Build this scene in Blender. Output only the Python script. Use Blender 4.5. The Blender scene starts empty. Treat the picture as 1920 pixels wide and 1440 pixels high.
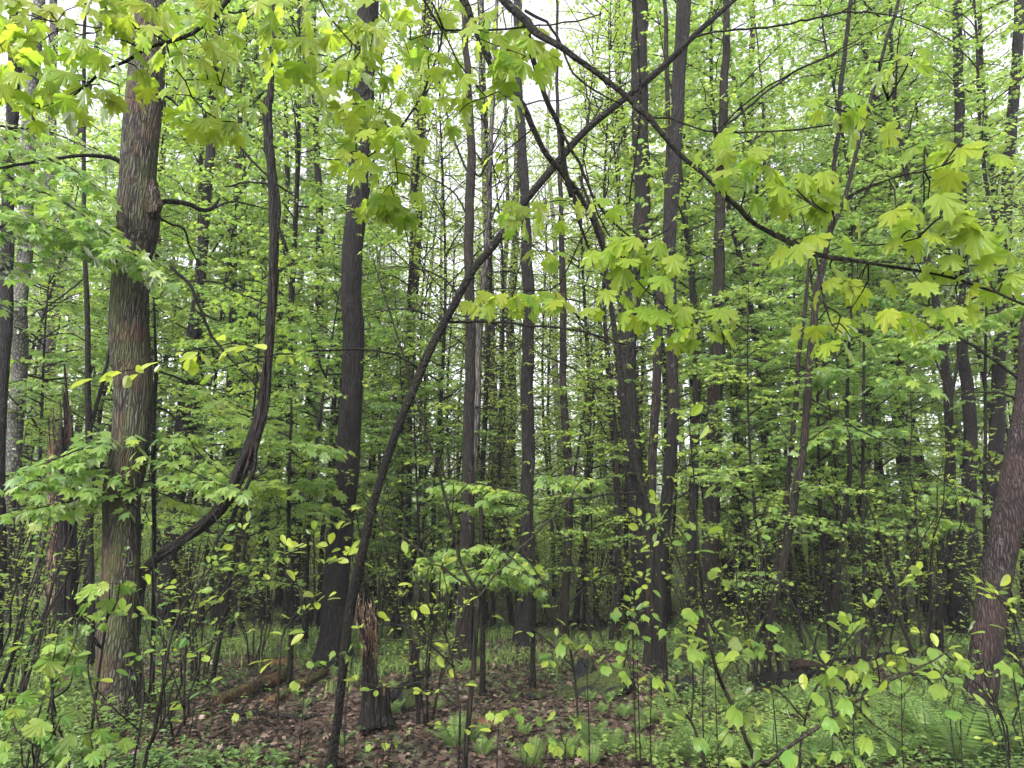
import bpy, math, random
import numpy as np
from mathutils import Vector

# ------------------------------------------------------------------ scene, camera, light
SC = bpy.context.scene
COL = SC.collection
rng = np.random.default_rng(7)
random.seed(7)
F = 1330.0
TH = math.atan(280.0 / F)
CAM = np.array([0.0, 0.0, 1.6])
FWD = np.array([0.0, math.cos(TH), math.sin(TH)])
UPV = np.array([0.0, -math.sin(TH), math.cos(TH)])

cd = bpy.data.cameras.new("camera")
cam = bpy.data.objects.new("camera", cd)
COL.objects.link(cam)
cd.sensor_width = 36.0
cd.lens = 36.0 * F / 1920.0
cd.clip_start = 0.05
cd.clip_end = 2000.0
cam.location = CAM
cam.rotation_euler = (math.pi / 2 + TH, 0, 0)
SC.camera = cam

SUN_EL, SUN_AZ = math.radians(40), math.radians(205)
world = bpy.data.worlds.new("World")
SC.world = world
world.use_nodes = True
wn, wl = world.node_tree.nodes, world.node_tree.links
wn.clear()
wo = wn.new('ShaderNodeOutputWorld'); wb = wn.new('ShaderNodeBackground')
sky = wn.new('ShaderNodeTexSky'); sky.sky_type = 'NISHITA'; sky.sun_disc = False
sky.sun_elevation = SUN_EL; sky.sun_rotation = SUN_AZ
sky.air_density = 1.0; sky.dust_density = 4.0
hs = wn.new('ShaderNodeHueSaturation'); hs.inputs['Saturation'].default_value = 0.10
tc = wn.new('ShaderNodeTexCoord'); cn = wn.new('ShaderNodeTexNoise')
cn.inputs['Scale'].default_value = 2.2; cn.inputs['Detail'].default_value = 5
cr = wn.new('ShaderNodeMapRange'); cr.inputs['To Min'].default_value = 0.9; cr.inputs['To Max'].default_value = 1.15
cm = wn.new('ShaderNodeMix'); cm.data_type = 'RGBA'; cm.blend_type = 'MULTIPLY'; cm.inputs['Factor'].default_value = 1
lav = wn.new('ShaderNodeMix'); lav.data_type = 'RGBA'; lav.blend_type = 'MULTIPLY'; lav.inputs['Factor'].default_value = 1
lav.inputs[7].default_value = (0.985, 0.965, 1.03, 1)
wl.new(sky.outputs[0], hs.inputs['Color']); wl.new(tc.outputs['Generated'], cn.inputs['Vector'])
wl.new(cn.outputs['Fac'], cr.inputs['Value']); wl.new(hs.outputs[0], cm.inputs[6]); wl.new(cr.outputs[0], cm.inputs[7])
wl.new(cm.outputs[2], lav.inputs[6]); wl.new(lav.outputs[2], wb.inputs['Color'])
wb.inputs['Strength'].default_value = 0.15
wl.new(wb.outputs[0], wo.inputs['Surface'])

sd = bpy.data.lights.new("sun", 'SUN'); sun = bpy.data.objects.new("sun", sd); COL.objects.link(sun)
sd.energy = 1.5; sd.angle = math.radians(40); sd.color = (1.0, 0.97, 0.92)
sdir = Vector((math.sin(SUN_AZ) * math.cos(SUN_EL), math.cos(SUN_AZ) * math.cos(SUN_EL), math.sin(SUN_EL)))
sun.rotation_euler = sdir.to_track_quat('Z', 'Y').to_euler()

SC.view_settings.view_transform = 'Standard'
SC.view_settings.look = 'None'
SC.view_settings.gamma = 1.0
SC.view_settings.use_curve_mapping = False
SC.view_settings.exposure = 1.97
SC.render.engine = 'CYCLES'
cy = SC.cycles
cy.max_bounces = 7; cy.diffuse_bounces = 4; cy.glossy_bounces = 2; cy.transmission_bounces = 5
cy.transparent_max_bounces = 4; cy.volume_bounces = 0
cy.use_denoising = True
cy.caustics_reflective = False; cy.caustics_refractive = False

# ------------------------------------------------------------------ maths helpers
def hgt(x, y):
    x = np.asarray(x, float); y = np.asarray(y, float)
    h = 0.05 * np.sin(x * 0.9 + 1.3) * np.cos(y * 0.7) + 0.035 * np.sin(x * 2.1 + y * 1.3) + 0.02 * np.sin(y * 3.1 - x * 1.7)
    far = np.clip((y - 16) / 60.0, 0, 1)
    h = h + far * far * 4.0 + np.clip((y - 76) / 300.0, 0, 1) * 14 + 0.25 * np.clip((y - 12) / 20, 0, 1) * np.sin(x * 0.23 + 0.6) * np.sin(y * 0.19)
    return h

def ray(u, v):
    d = FWD + np.array([1, 0, 0]) * ((u - 960) / F) - UPV * ((v - 720) / F)
    return d
def P(u, v, D):                      # point on the vertical plane y = D
    d = ray(u, v)
    return CAM + d * (D / d[1])
def PF(u, v, z):                     # point at distance z along the view axis
    return CAM + ray(u, v) * z
def depthof(p):
    return float(np.dot(np.asarray(p) - CAM, FWD))
def ground_at(u, v):                 # where the ray meets the ground
    d = ray(u, v); t = 1.0
    while t < 90:
        p = CAM + d * t
        if p[2] <= float(hgt(p[0], p[1])): return p
        t += 0.02
    return CAM + d * 60
def pix(p):
    q = np.asarray(p) - CAM; z = np.dot(q, FWD)
    return 960 + F * q[0] / z, 720 - F * np.dot(q, UPV) / z

def nz(a):
    n = np.linalg.norm(a, axis=-1, keepdims=True); n[n < 1e-9] = 1
    return a / n

_perm = np.random.default_rng(3).integers(0, 1 << 30, 4096)
def _hash(ix, iy, iz):
    h = (_perm[ix & 4095] ^ (iy * 73856093)) & 4095
    h = (_perm[h] ^ (iz * 19349663)) & 4095
    return (_perm[h] & 65535) / 65535.0
def vnoise(p):
    p = np.asarray(p, float); i = np.floor(p).astype(int); f = p - i; f = f * f * (3 - 2 * f)
    r = 0
    for dx in (0, 1):
        wx = f[..., 0] if dx else 1 - f[..., 0]
        for dy in (0, 1):
            wy = f[..., 1] if dy else 1 - f[..., 1]
            for dz in (0, 1):
                wz = f[..., 2] if dz else 1 - f[..., 2]
                r = r + wx * wy * wz * _hash(i[..., 0] + dx, i[..., 1] + dy, i[..., 2] + dz)
    return r

def smooth(pts, vals, step):
    """Catmull-Rom through pts (n,3) with per-point values; spacing about step."""
    pts = np.asarray(pts, float); vals = np.asarray(vals, float)
    if len(pts) == 2:
        n = max(2, int(np.linalg.norm(pts[1] - pts[0]) / step) + 1)
        t = np.linspace(0, 1, n)[:, None]
        return pts[0] * (1 - t) + pts[1] * t, vals[0] * (1 - t[:, 0]) + vals[1] * t[:, 0]
    e = np.vstack([2 * pts[0] - pts[1], pts, 2 * pts[-1] - pts[-2]])
    op, ov = [], []
    for i in range(len(pts) - 1):
        a, b, c, d = e[i], e[i + 1], e[i + 2], e[i + 3]
        n = max(1, int(np.linalg.norm(c - b) / step))
        for k in range(n):
            t = k / n
            op.append(0.5 * ((2 * b) + (-a + c) * t + (2 * a - 5 * b + 4 * c - d) * t * t + (-a + 3 * b - 3 * c + d) * t ** 3))
            ov.append(vals[i] * (1 - t) + vals[i + 1] * t)
    op.append(pts[-1]); ov.append(vals[-1])
    return np.array(op), np.array(ov)

# ------------------------------------------------------------------ mesh builder
class MB:
    def __init__(s):
        s.v = []; s.t = []; s.uv = []; s.l = []; s.c = []; s.m = []; s.n = 0; s.sm = []
    def add(s, V, faces, mat=0, tint=0.5, uv=None, sm=False):
        """V (n,3); faces: int array (k, corners) or list of those"""
        V = np.asarray(V, np.float32); n = len(V)
        s.v.append(V)
        s.t.append(np.broadcast_to(np.asarray(tint, np.float32), (n,)).copy())
        s.uv.append(np.zeros((n, 2), np.float32) if uv is None else np.asarray(uv, np.float32))
        if not isinstance(faces, list): faces = [faces]
        for f in faces:
            f = np.asarray(f, np.int64)
            s.l.append((f + s.n).ravel()); s.c.append(np.full(len(f), f.shape[1])); s.m.append(np.full(len(f), mat))
            s.sm.append(np.full(len(f), sm))
        s.n += n
    def mesh(s, name, mats):
        me = bpy.data.meshes.new(name)
        if not s.v: return me
        V = np.concatenate(s.v); L = np.concatenate(s.l); Cn = np.concatenate(s.c)
        me.vertices.add(len(V)); me.vertices.foreach_set('co', V.ravel())
        me.loops.add(len(L)); me.loops.foreach_set('vertex_index', L.astype(np.int32))
        me.polygons.add(len(Cn))
        st = np.concatenate([[0], np.cumsum(Cn)[:-1]]).astype(np.int32)
        me.polygons.foreach_set('loop_start', st)
        me.polygons.foreach_set('material_index', np.concatenate(s.m).astype(np.int32))
        me.polygons.foreach_set('use_smooth', np.concatenate(s.sm).astype(bool))
        a = me.attributes.new('tint', 'FLOAT', 'POINT'); a.data.foreach_set('value', np.concatenate(s.t))
        u = me.uv_layers.new(name='UVMap'); u.data.foreach_set('uv', np.concatenate(s.uv)[L].ravel())
        for m in mats: me.materials.append(m)
        me.update(calc_edges=True)
        return me

def frames(pts):
    T = np.gradient(pts, axis=0); T = nz(T)
    ref = np.array([0, 1.0, 0]) if abs(T[0][1]) < 0.9 else np.array([1.0, 0, 0])
    X = np.zeros_like(pts); x = np.cross(ref, T[0]); x /= np.linalg.norm(x)
    for i in range(len(pts)):
        x = x - T[i] * np.dot(x, T[i]); x /= max(1e-9, np.linalg.norm(x)); X[i] = x
    return T, X, np.cross(T, X)

def tube(mb, pts, rad, sides=8, mat=0, rough=0.0, ridge=0.0, rk=9.0, rz=2.0, tint=0.5, cap=True, seed=0.0, shag=0.0, lob=0.0):
    pts = np.asarray(pts, float); rad = np.asarray(rad, float); n = len(pts)
    if n < 2: return
    T, X, Y = frames(pts)
    a = np.linspace(0, 2 * np.pi, sides, endpoint=False)
    ca, sa = np.cos(a), np.sin(a)
    s = np.concatenate([[0], np.cumsum(np.linalg.norm(np.diff(pts, axis=0), axis=1))])
    R = rad[:, None] * np.ones((1, sides))
    A = np.broadcast_to(a, (n, sides)); S = np.broadcast_to(s[:, None], (n, sides))
    if rough:
        q = np.stack([np.cos(A) * 1.3 + seed, np.sin(A) * 1.3 + seed * 2.1, S * 2.2], -1)
        q2 = np.stack([np.cos(A) * 2.6 + seed, np.sin(A) * 2.6, S * 7.0 + seed], -1)
        R = R * (1 + rough * (vnoise(q) - .5) * 2 + rough * .5 * (vnoise(q2) - .5) * 2)
    if ridge:
        q = np.stack([np.cos(A) * rk + seed, np.sin(A) * rk, S * rz + 2 * vnoise(np.stack([np.cos(A) * 2, np.sin(A) * 2, S * 2], -1))], -1)
        w = 1 - np.abs(2 * vnoise(q) - 1)
        q = q * np.array([2.1, 2.1, 2.7])
        w2 = 1 - np.abs(2 * vnoise(q) - 1)
        R = R + ridge * (w ** 1.4 - .5) + ridge * .5 * (w2 - .5)
    if lob:
        R = R * (1 + lob * np.exp(-S / .28) * np.clip(.25 + np.sin(A * 3 + seed) + .7 * np.sin(A * 5 + seed * 2), 0, 2))
    if shag:
        q = np.stack([np.cos(A) * 5 + seed, np.sin(A) * 5, S * 6], -1)
        R = R + shag * np.clip(vnoise(q) - .55, 0, 1) * 3
    V = pts[:, None, :] + R[..., None] * (ca[None, :, None] * X[:, None, :] + sa[None, :, None] * Y[:, None, :])
    V = V.reshape(-1, 3)
    i = np.arange(n - 1)[:, None] * sides; j = np.arange(sides)[None, :]; j2 = (j + 1) % sides
    Fq = np.stack([i + j, i + j2, i + sides + j2, i + sides + j], -1).reshape(-1, 4)
    fs = [Fq]
    if cap: fs += [np.arange(sides)[::-1][None, :], (np.arange(sides) + (n - 1) * sides)[None, :]]
    mb.add(V, fs, mat, tint, sm=True)

def twig_batch(mb, S, D, L, r, droop=0.1, mat=0, tint=0.3):
    """many thin three-sided twigs"""
    S = np.asarray(S, float); D = nz(np.asarray(D, float)); L = np.asarray(L, float); n = len(S)
    if not n: return
    r = np.broadcast_to(np.asarray(r, float), (n,))
    up = np.array([0.03, 0.02, 1.0]); X = nz(np.cross(D, up)); Y = np.cross(D, X)
    ts = np.array([0, .5, 1.0]); rr = np.array([1, .75, .35])
    a = np.array([0, 2.0944, 4.18879])
    C = S[:, None] + D[:, None] * (L[:, None] * ts)[..., None]
    C[..., 2] -= droop * L[:, None] * ts ** 2
    off = (np.cos(a)[:, None] * X[:, None, :] + np.sin(a)[:, None] * Y[:, None, :])
    V = C[:, :, None, :] + (r[:, None] * rr)[:, :, None, None] * off[:, None]
    b = np.arange(n)[:, None, None] * 9
    i = np.arange(2)[None, :, None] * 3; j = np.arange(3)[None, None, :]; j2 = (j + 1) % 3
    Fq = np.stack([b + i + j, b + i + j2, b + i + 3 + j2, b + i + 3 + j], -1).reshape(-1, 4)
    mb.add(V.reshape(-1, 3), Fq, mat, tint)

# ------------------------------------------------------------------ leaf templates
def fan(out, cz=0.02, c=(0, .14), droop=.16, fold=.07, jag=0):
    out = np.array(out, float)
    right = out
    left = right[::-1].copy(); left[:, 0] *= -1
    if abs(right[0, 0]) < 1e-6: left = left[:-1]
    if abs(right[-1, 0]) < 1e-6: left = left[1:]
    o = np.vstack([right, left]); V = np.vstack([[c], o])
    r2 = (V[:, 0] ** 2 + (V[:, 1] - c[1]) ** 2)
    z = -droop * r2 + fold * np.abs(V[:, 0]); z[0] = cz
    n = len(o); k = np.arange(n)
    return np.column_stack([V, z]), np.column_stack([np.zeros(n, int), 1 + k, 1 + (k + 1) % n])[:, ::-1], V
MAPLE_R = [(0, 1.0), (.05, .88), (.18, .82), (.155, .72), (.165, .58), (.25, .62), (.29, .73), (.38, .69), (.54, .74), (.48, .61), (.55, .50), (.44, .45), (.37, .36), (.46, .34), (.62, .26), (.52, .17), (.48, .06), (.30, .03), (.14, -.06), (0, .03)]
GOOSE_R = [(0, 1.0), (.09, .84), (.20, .74), (.34, .70), (.46, .76), (.45, .60), (.50, .45), (.45, .25), (.34, .08), (.18, -.01), (0, .06)]
LO_R = [(0, 1.0), (.17, .60), (.50, .72), (.38, .38), (.58, .24), (.2, -.02)]
OBO_R = [(0, 1.0), (.17, .88), (.27, .66), (.25, .42), (.14, .16), (0, 0)]
def varied(out, d, f, seed):
    q = np.random.default_rng(seed); V, T, uv = fan(out, droop=d, fold=f, cz=.03); n = len(V)
    V = V.copy(); V[1:, :2] *= 1 + q.normal(0, .05, (n - 1, 1)); V[1:, 0] *= q.uniform(.82, 1.12); V[1:, 0] += .12 * q.normal() * V[1:, 1] ** 2
    V[1:, 2] += q.normal(0, .035, n - 1) + .10 * q.normal() * np.sin(V[1:, 0] * 5 + q.uniform(0, 6))
    return V, T, uv
T_MAPLE = [varied(MAPLE_R, d, f, k) for k, (d, f) in enumerate(((.18, .06), (.36, .10), (.08, -.05), (.28, .2), (.5, .05), (.1, .15), (.3, -.1), (.6, .15), (.2, .0), (.42, -.05)))]
T_GOOSE = [varied(GOOSE_R, d, f, 50 + k) for k, (d, f) in enumerate(((.30, .05), (.5, .08), (.2, .15), (.65, .0), (.35, -.08), (.45, .2)))]
T_LO = [fan(LO_R, droop=d, fold=f) for d, f in ((.25, .12), (.4, -.05))]
T_OBO = [fan(OBO_R, c=(0, .45), droop=.25, fold=.25, cz=-.02)]
def quadleaf(w=.3, m=.45, fold=.10, bend=.1):
    V = np.array([(0, 0, 0), (w, m, fold), (0, 1, -bend), (-w, m, fold)], float)
    return V, np.array([[0, 1, 2], [0, 2, 3]]), V[:, :2]
T_RH = [quadleaf()]
T_OV = [(np.array([(0, 0, 0), (.24, .3, .05), (.22, .65, .03), (0, 1, -.12), (-.22, .65, .03), (-.24, .3, .05)], float),
         np.array([[0, 1, 2, 3], [0, 3, 4, 5]]), np.array([(0, 0), (.24, .3), (.22, .65), (0, 1), (-.22, .65), (-.24, .3)]))]
T_PIN = [(np.array([(0, 0, 0), (.085, .12, 0), (.055, .6, -.02), (0, 1, -.08), (-.055, .6, -.02), (-.085, .12, 0)], float),
          np.array([[0, 1, 2, 3], [0, 3, 4, 5]]), np.zeros((6, 2)))]
T_BLADE = [(np.array([(-.010, 0, 0), (.010, 0, 0), (.008, .6, -.2), (0, 1, -.6), (-.008, .6, -.2)], float), np.array([[0, 1, 2, 3, 4]]), np.zeros((5, 2)))]

def leafset(mb, tpls, pos, dr, nrm, size, tint, mat=1, sm=False):
    n = len(pos)
    if not n: return
    pos = np.asarray(pos, float); Y = nz(np.asarray(dr, float)); N = np.asarray(nrm, float)
    Z = nz(N - (N * Y).sum(1, keepdims=True) * Y); X = np.cross(Y, Z)
    size = np.broadcast_to(np.asarray(size, float), (n,)); tint = np.broadcast_to(np.asarray(tint, float), (n,))
    which = rng.integers(0, len(tpls), n)
    for k, (tv, tf, tuv) in enumerate(tpls):
        s = which == k; m = s.sum()
        if not m: continue
        sz = size[s][:, None, None]
        V = pos[s][:, None] + sz * (tv[None, :, 0:1] * X[s][:, None] + tv[None, :, 1:2] * Y[s][:, None] + tv[None, :, 2:3] * Z[s][:, None])
        nv = len(tv)
        Fq = (tf[None] + (np.arange(m) * nv)[:, None, None]).reshape(-1, tf.shape[1])
        mb.add(V.reshape(-1, 3), Fq, mat, np.repeat(tint[s], nv), uv=np.tile(tuv, (m, 1)), sm=sm)

# ------------------------------------------------------------------ materials
def newmat(name):
    m = bpy.data.materials.new(name); m.use_nodes = True; nt = m.node_tree; nt.nodes.clear()
    return m, nt.nodes, nt.links
def ramp(n, stops, interp='LINEAR'):
    r = n.new('ShaderNodeValToRGB'); e = r.color_ramp.elements; r.color_ramp.interpolation = interp
    while len(e) < len(stops): e.new(.5)
    for i, (p, c) in enumerate(stops): e[i].position = p; e[i].color = (*c, 1)
    return r
def mixc(n, l, fac, a, b, mode='MIX'):
    m = n.new('ShaderNodeMix'); m.data_type = 'RGBA'; m.blend_type = mode
    for sock, val in ((m.inputs[0], fac), (m.inputs[6], a), (m.inputs[7], b)):
        if hasattr(val, 'is_linked') or hasattr(val, 'links'): l.new(val, sock)
        elif isinstance(val, (int, float)): sock.default_value = val
        else: sock.default_value = (*val, 1)
    return m.outputs[2]
def noise(n, l, vec, scale, detail=4, rough=.6, dist=0):
    t = n.new('ShaderNodeTexNoise'); t.inputs['Scale'].default_value = scale; t.inputs['Detail'].default_value = detail
    t.inputs['Roughness'].default_value = rough; t.inputs['Distortion'].default_value = dist
    if vec is not None: l.new(vec, t.inputs['Vector'])
    return t.outputs['Fac']
def mrange(n, l, v, a, b, c=0., d=1.):
    m = n.new('ShaderNodeMapRange'); m.inputs['From Min'].default_value = a; m.inputs['From Max'].default_value = b
    m.inputs['To Min'].default_value = c; m.inputs['To Max'].default_value = d; l.new(v, m.inputs['Value']); return m.outputs[0]
def math_(n, l, op, a, b=None, c=None):
    m = n.new('ShaderNodeMath'); m.operation = op
    for i, v in enumerate((a, b, c)):
        if v is None: continue
        if isinstance(v, (int, float)): m.inputs[i].default_value = v
        else: l.new(v, m.inputs[i])
    return m.outputs[0]

def bark(name, dark, light, patch=(.16, .07, .045), pamt=.35, moss=(.05, .07, .02), mamt=.3, scale=22., stretch=.16, bump=.7, rough=.75, k=.18):
    dark, light = tuple(c * k * .45 for c in dark), tuple(c * k * 1.5 for c in light); patch, moss = tuple(c * k * 1.6 for c in patch), tuple(c * k * 1.8 for c in moss)
    m, n, l = newmat(name)
    tcn = n.new('ShaderNodeTexCoord'); oi = n.new('ShaderNodeObjectInfo')
    addv = n.new('ShaderNodeVectorMath'); addv.operation = 'ADD'
    l.new(tcn.outputs['Object'], addv.inputs[0])
    sc = n.new('ShaderNodeVectorMath'); sc.operation = 'SCALE'; sc.inputs[0].default_value = (7, 3, 11); l.new(oi.outputs['Random'], sc.inputs['Scale']); l.new(sc.outputs[0], addv.inputs[1])
    base = addv.outputs[0]
    mp = n.new('ShaderNodeMapping'); mp.inputs['Scale'].default_value = (1, 1, stretch); l.new(base, mp.inputs['Vector'])
    wn_ = n.new('ShaderNodeTexNoise'); wn_.inputs['Scale'].default_value = 5; l.new(base, wn_.inputs['Vector'])
    wv = n.new('ShaderNodeVectorMath'); wv.operation = 'MULTIPLY_ADD'; wv.inputs[1].default_value = (.05, .05, .02)
    l.new(wn_.outputs['Color'], wv.inputs[0]); l.new(mp.outputs[0], wv.inputs[2])
    vo = n.new('ShaderNodeTexVoronoi'); vo.feature = 'DISTANCE_TO_EDGE'; vo.inputs['Scale'].default_value = scale; l.new(wv.outputs[0], vo.inputs['Vector'])
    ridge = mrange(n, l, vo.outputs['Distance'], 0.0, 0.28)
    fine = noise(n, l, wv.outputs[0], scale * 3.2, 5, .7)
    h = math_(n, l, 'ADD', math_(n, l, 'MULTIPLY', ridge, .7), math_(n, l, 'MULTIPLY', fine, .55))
    r = ramp(n, [(0.25, dark), (.62, tuple((a * 2 + b) / 3 for a, b in zip(dark, light))), (1.0, light)]); l.new(h, r.inputs['Fac'])
    big = noise(n, l, base, 2.6, 5, .65)
    mpz = n.new('ShaderNodeMapping'); mpz.inputs['Scale'].default_value = (2.5, 2.5, .8); l.new(base, mpz.inputs['Vector'])
    big2 = noise(n, l, mpz.outputs[0], 2.1, 6, .7, .6)
    pm = math_(n, l, 'MULTIPLY', mrange(n, l, big, .50, .62), pamt)
    col = mixc(n, l, pm, r.outputs[0], mixc(n, l, fine, tuple(c * .6 for c in patch), tuple(c * 1.5 for c in patch)))
    mm = math_(n, l, 'MULTIPLY', mrange(n, l, big2, .47, .66), mamt)
    col = mixc(n, l, mm, col, moss)
    lic = noise(n, l, base, 14, 3, .5)
    col = mixc(n, l, math_(n, l, 'MULTIPLY', mrange(n, l, lic, .66, .72), .35), col, tuple(min(.35, c * 2.0 + .05) for c in light))
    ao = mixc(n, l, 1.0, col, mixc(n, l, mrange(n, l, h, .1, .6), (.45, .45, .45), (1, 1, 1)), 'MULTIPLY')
    bs = n.new('ShaderNodeBsdfPrincipled'); l.new(ao, bs.inputs['Base Color']); bs.inputs['Roughness'].default_value = rough
    bs.inputs['Specular IOR Level'].default_value = .14
    bp = n.new('ShaderNodeBump'); bp.inputs['Strength'].default_value = bump; bp.inputs['Distance'].default_value = .02; l.new(h, bp.inputs['Height']); l.new(bp.outputs[0], bs.inputs['Normal'])
    o = n.new('ShaderNodeOutputMaterial'); l.new(bs.outputs[0], o.inputs['Surface'])
    return m

def leafmat(name, stops, trans=1.0, tmix=.5, veins=False, gloss=.5, rough=.38, tcol=(1.2, 1.3, .85)):
    m, n, l = newmat(name)
    at = n.new('ShaderNodeAttribute'); at.attribute_name = 'tint'
    oi = n.new('ShaderNodeObjectInfo')
    f = math_(n, l, 'ADD', at.outputs['Fac'], math_(n, l, 'MULTIPLY', math_(n, l, 'SUBTRACT', oi.outputs['Random'], .5), .22))
    tcn = n.new('ShaderNodeTexCoord')
    nf = noise(n, l, tcn.outputs['Object'], 16, 3)
    f = math_(n, l, 'ADD', f, math_(n, l, 'MULTIPLY', math_(n, l, 'SUBTRACT', nf, .5), .3))
    r = ramp(n, stops); l.new(f, r.inputs['Fac']); col = r.outputs[0]
    vm = None
    if veins:
        uv = n.new('ShaderNodeUVMap'); uv.uv_map = 'UVMap'; sp = n.new('ShaderNodeSeparateXYZ'); l.new(uv.outputs[0], sp.inputs[0])
        ax = math_(n, l, 'ABSOLUTE', sp.outputs[0]); yy = math_(n, l, 'SUBTRACT', sp.outputs[1], .06)
        best = None
        for ang in (0.0, 0.66, 1.28):
            dx, dy = math.sin(ang), math.cos(ang)
            dist = math_(n, l, 'ABSOLUTE', math_(n, l, 'SUBTRACT', math_(n, l, 'MULTIPLY', ax, dy), math_(n, l, 'MULTIPLY', yy, dx)))
            best = dist if best is None else math_(n, l, 'MINIMUM', best, dist)
        # side veins: stripes running off the three main ones
        rad = math_(n, l, 'SQRT', math_(n, l, 'ADD', math_(n, l, 'MULTIPLY', ax, ax), math_(n, l, 'MULTIPLY', yy, yy)))
        st = math_(n, l, 'ABSOLUTE', math_(n, l, 'SINE', math_(n, l, 'MULTIPLY', math_(n, l, 'SUBTRACT', rad, math_(n, l, 'MULTIPLY', best, .9)), 27.0)))
        sv = math_(n, l, 'MULTIPLY', mrange(n, l, st, .16, .0), .35)
        vm = math_(n, l, 'MAXIMUM', mrange(n, l, best, .014, .004), sv)
        sp_ = noise(n, l, tcn.outputs['Object'], 55, 2); col = mixc(n, l, math_(n, l, 'MULTIPLY', mrange(n, l, sp_, .70, .76), .6), col, (.10, .065, .02))
        big_ = noise(n, l, tcn.outputs['Object'], 6, 3); col = mixc(n, l, mrange(n, l, big_, .35, .7), col, mixc(n, l, .5, col, (.20, .17, .03)))
        col = mixc(n, l, math_(n, l, 'MULTIPLY', vm, .5), col, tuple(c * .55 for c in stops[-1][1]))
    df = n.new('ShaderNodeBsdfDiffuse'); tr = n.new('ShaderNodeBsdfTranslucent'); l.new(col, df.inputs['Color'])
    tc_ = mixc(n, l, 1.0, col, tuple(c * trans for c in tcol), 'MULTIPLY'); l.new(tc_, tr.inputs['Color'])
    mx = n.new('ShaderNodeMixShader'); mx.inputs[0].default_value = tmix; l.new(df.outputs[0], mx.inputs[1]); l.new(tr.outputs[0], mx.inputs[2])
    gl = n.new('ShaderNodeBsdfGlossy'); gl.inputs['Roughness'].default_value = rough; gl.inputs['Color'].default_value = (1, 1, 1, 1)
    fr = n.new('ShaderNodeFresnel'); fr.inputs['IOR'].default_value = 1.38
    ff = math_(n, l, 'MULTIPLY', fr.outputs[0], gloss)
    m2 = n.new('ShaderNodeMixShader'); l.new(ff, m2.inputs[0]); l.new(mx.outputs[0], m2.inputs[1]); l.new(gl.outputs[0], m2.inputs[2])
    if veins:
        bp = n.new('ShaderNodeBump'); bp.inputs['Strength'].default_value = .35; bp.inputs['Distance'].default_value = .003; bp.invert = True
        l.new(vm, bp.inputs['Height'])
        for b in (df, gl): l.new(bp.outputs[0], b.inputs['Normal'])
    o = n.new('ShaderNodeOutputMaterial'); l.new(m2.outputs[0], o.inputs['Surface'])
    return m

M = {}
M['oak'] = bark('burled_bark', (.018, .014, .010), (.115, .105, .082), (.11, .055, .036), .55, (.070, .082, .028), .85, 46, .09, .9, k=.40)
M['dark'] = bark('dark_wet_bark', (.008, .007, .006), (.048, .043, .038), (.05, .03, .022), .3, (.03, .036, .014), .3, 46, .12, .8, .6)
M['shaggy'] = bark('shaggy_bark', (.010, .009, .008), (.065, .058, .050), (.06, .036, .026), .3, (.035, .045, .018), .35, 42, .1, .9)
M['grey'] = bark('smooth_grey_bark', (.07, .067, .06), (.17, .165, .15), (.12, .09, .07), .25, (.075, .09, .045), .5, 26, .6, .25, .7, k=.55)
M['pine'] = bark('reddish_scaly_bark', (.03, .02, .017), (.10, .075, .072), (.095, .055, .048), .45, (.05, .055, .03), .35, 60, .12, .7, k=.26)
M['brown'] = bark('brown_bark', (.02, .015, .010), (.080, .066, .05), (.08, .042, .028), .35, (.045, .055, .022), .5, 40, .12, .8)
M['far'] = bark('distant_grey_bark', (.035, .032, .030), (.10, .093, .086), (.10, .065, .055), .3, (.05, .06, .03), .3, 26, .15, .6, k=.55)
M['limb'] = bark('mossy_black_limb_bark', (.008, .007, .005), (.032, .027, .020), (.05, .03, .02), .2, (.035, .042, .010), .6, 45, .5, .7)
M['twig'] = bark('twig_bark', (.014, .011, .009), (.05, .04, .03), (.07, .04, .03), .3, (.05, .06, .02), .4, 60, .5, .3)
M['pale_twig'] = bark('pale_stem_bark', (.05, .045, .03), (.14, .12, .09), (.1, .07, .04), .3, (.07, .09, .03), .5, 50, .5, .3)
M['rot'] = bark('rotten_wood', (.016, .009, .007), (.085, .055, .042), (.12, .052, .036), .5, (.05, .06, .02), .45, 40, .14, 1.0, k=.26)
M['splinter'] = bark('splintered_pale_wood', (.06, .035, .022), (.26, .18, .125), (.18, .09, .055), .5, (.09, .08, .04), .3, 60, .08, 1.0, k=.7)
M['log'] = bark('damp_log_bark', (.02, .013, .009), (.10, .070, .045), (.14, .06, .03), .6, (.06, .075, .02), .75, 34, .14, .9, k=.68)
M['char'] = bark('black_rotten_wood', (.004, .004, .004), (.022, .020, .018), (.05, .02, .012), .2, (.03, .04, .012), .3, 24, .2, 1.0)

FGL = [(0.0, (.06, .15, .025)), (.45, (.125, .22, .028)), (1.0, (.225, .285, .028))]
MIDL = [(0.0, (.09, .165, .055)), (.5, (.145, .222, .045)), (1.0, (.23, .285, .036))]
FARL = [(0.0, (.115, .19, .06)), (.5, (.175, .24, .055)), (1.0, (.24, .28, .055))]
M['leaf_fg'] = leafmat('young_maple_leaf', FGL, 1.95, .62, True, .22, .35)
M['leaf_mid'] = leafmat('understory_leaf', MIDL, 2.1, .55, False, .6, .35)
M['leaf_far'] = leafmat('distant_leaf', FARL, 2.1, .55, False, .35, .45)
M['leaf_shrub'] = leafmat('shrub_leaf', [(0.0, (.05, .12, .03)), (.5, (.14, .21, .03)), (1.0, (.25, .29, .04))], 2.0, .5, False, .5, .35)
M['leaf_seed'] = leafmat('seedling_leaf', [(0.0, (.05, .13, .03)), (.5, (.09, .19, .03)), (1.0, (.16, .24, .03))], 1.2, .4, True, .3, .35)
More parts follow.
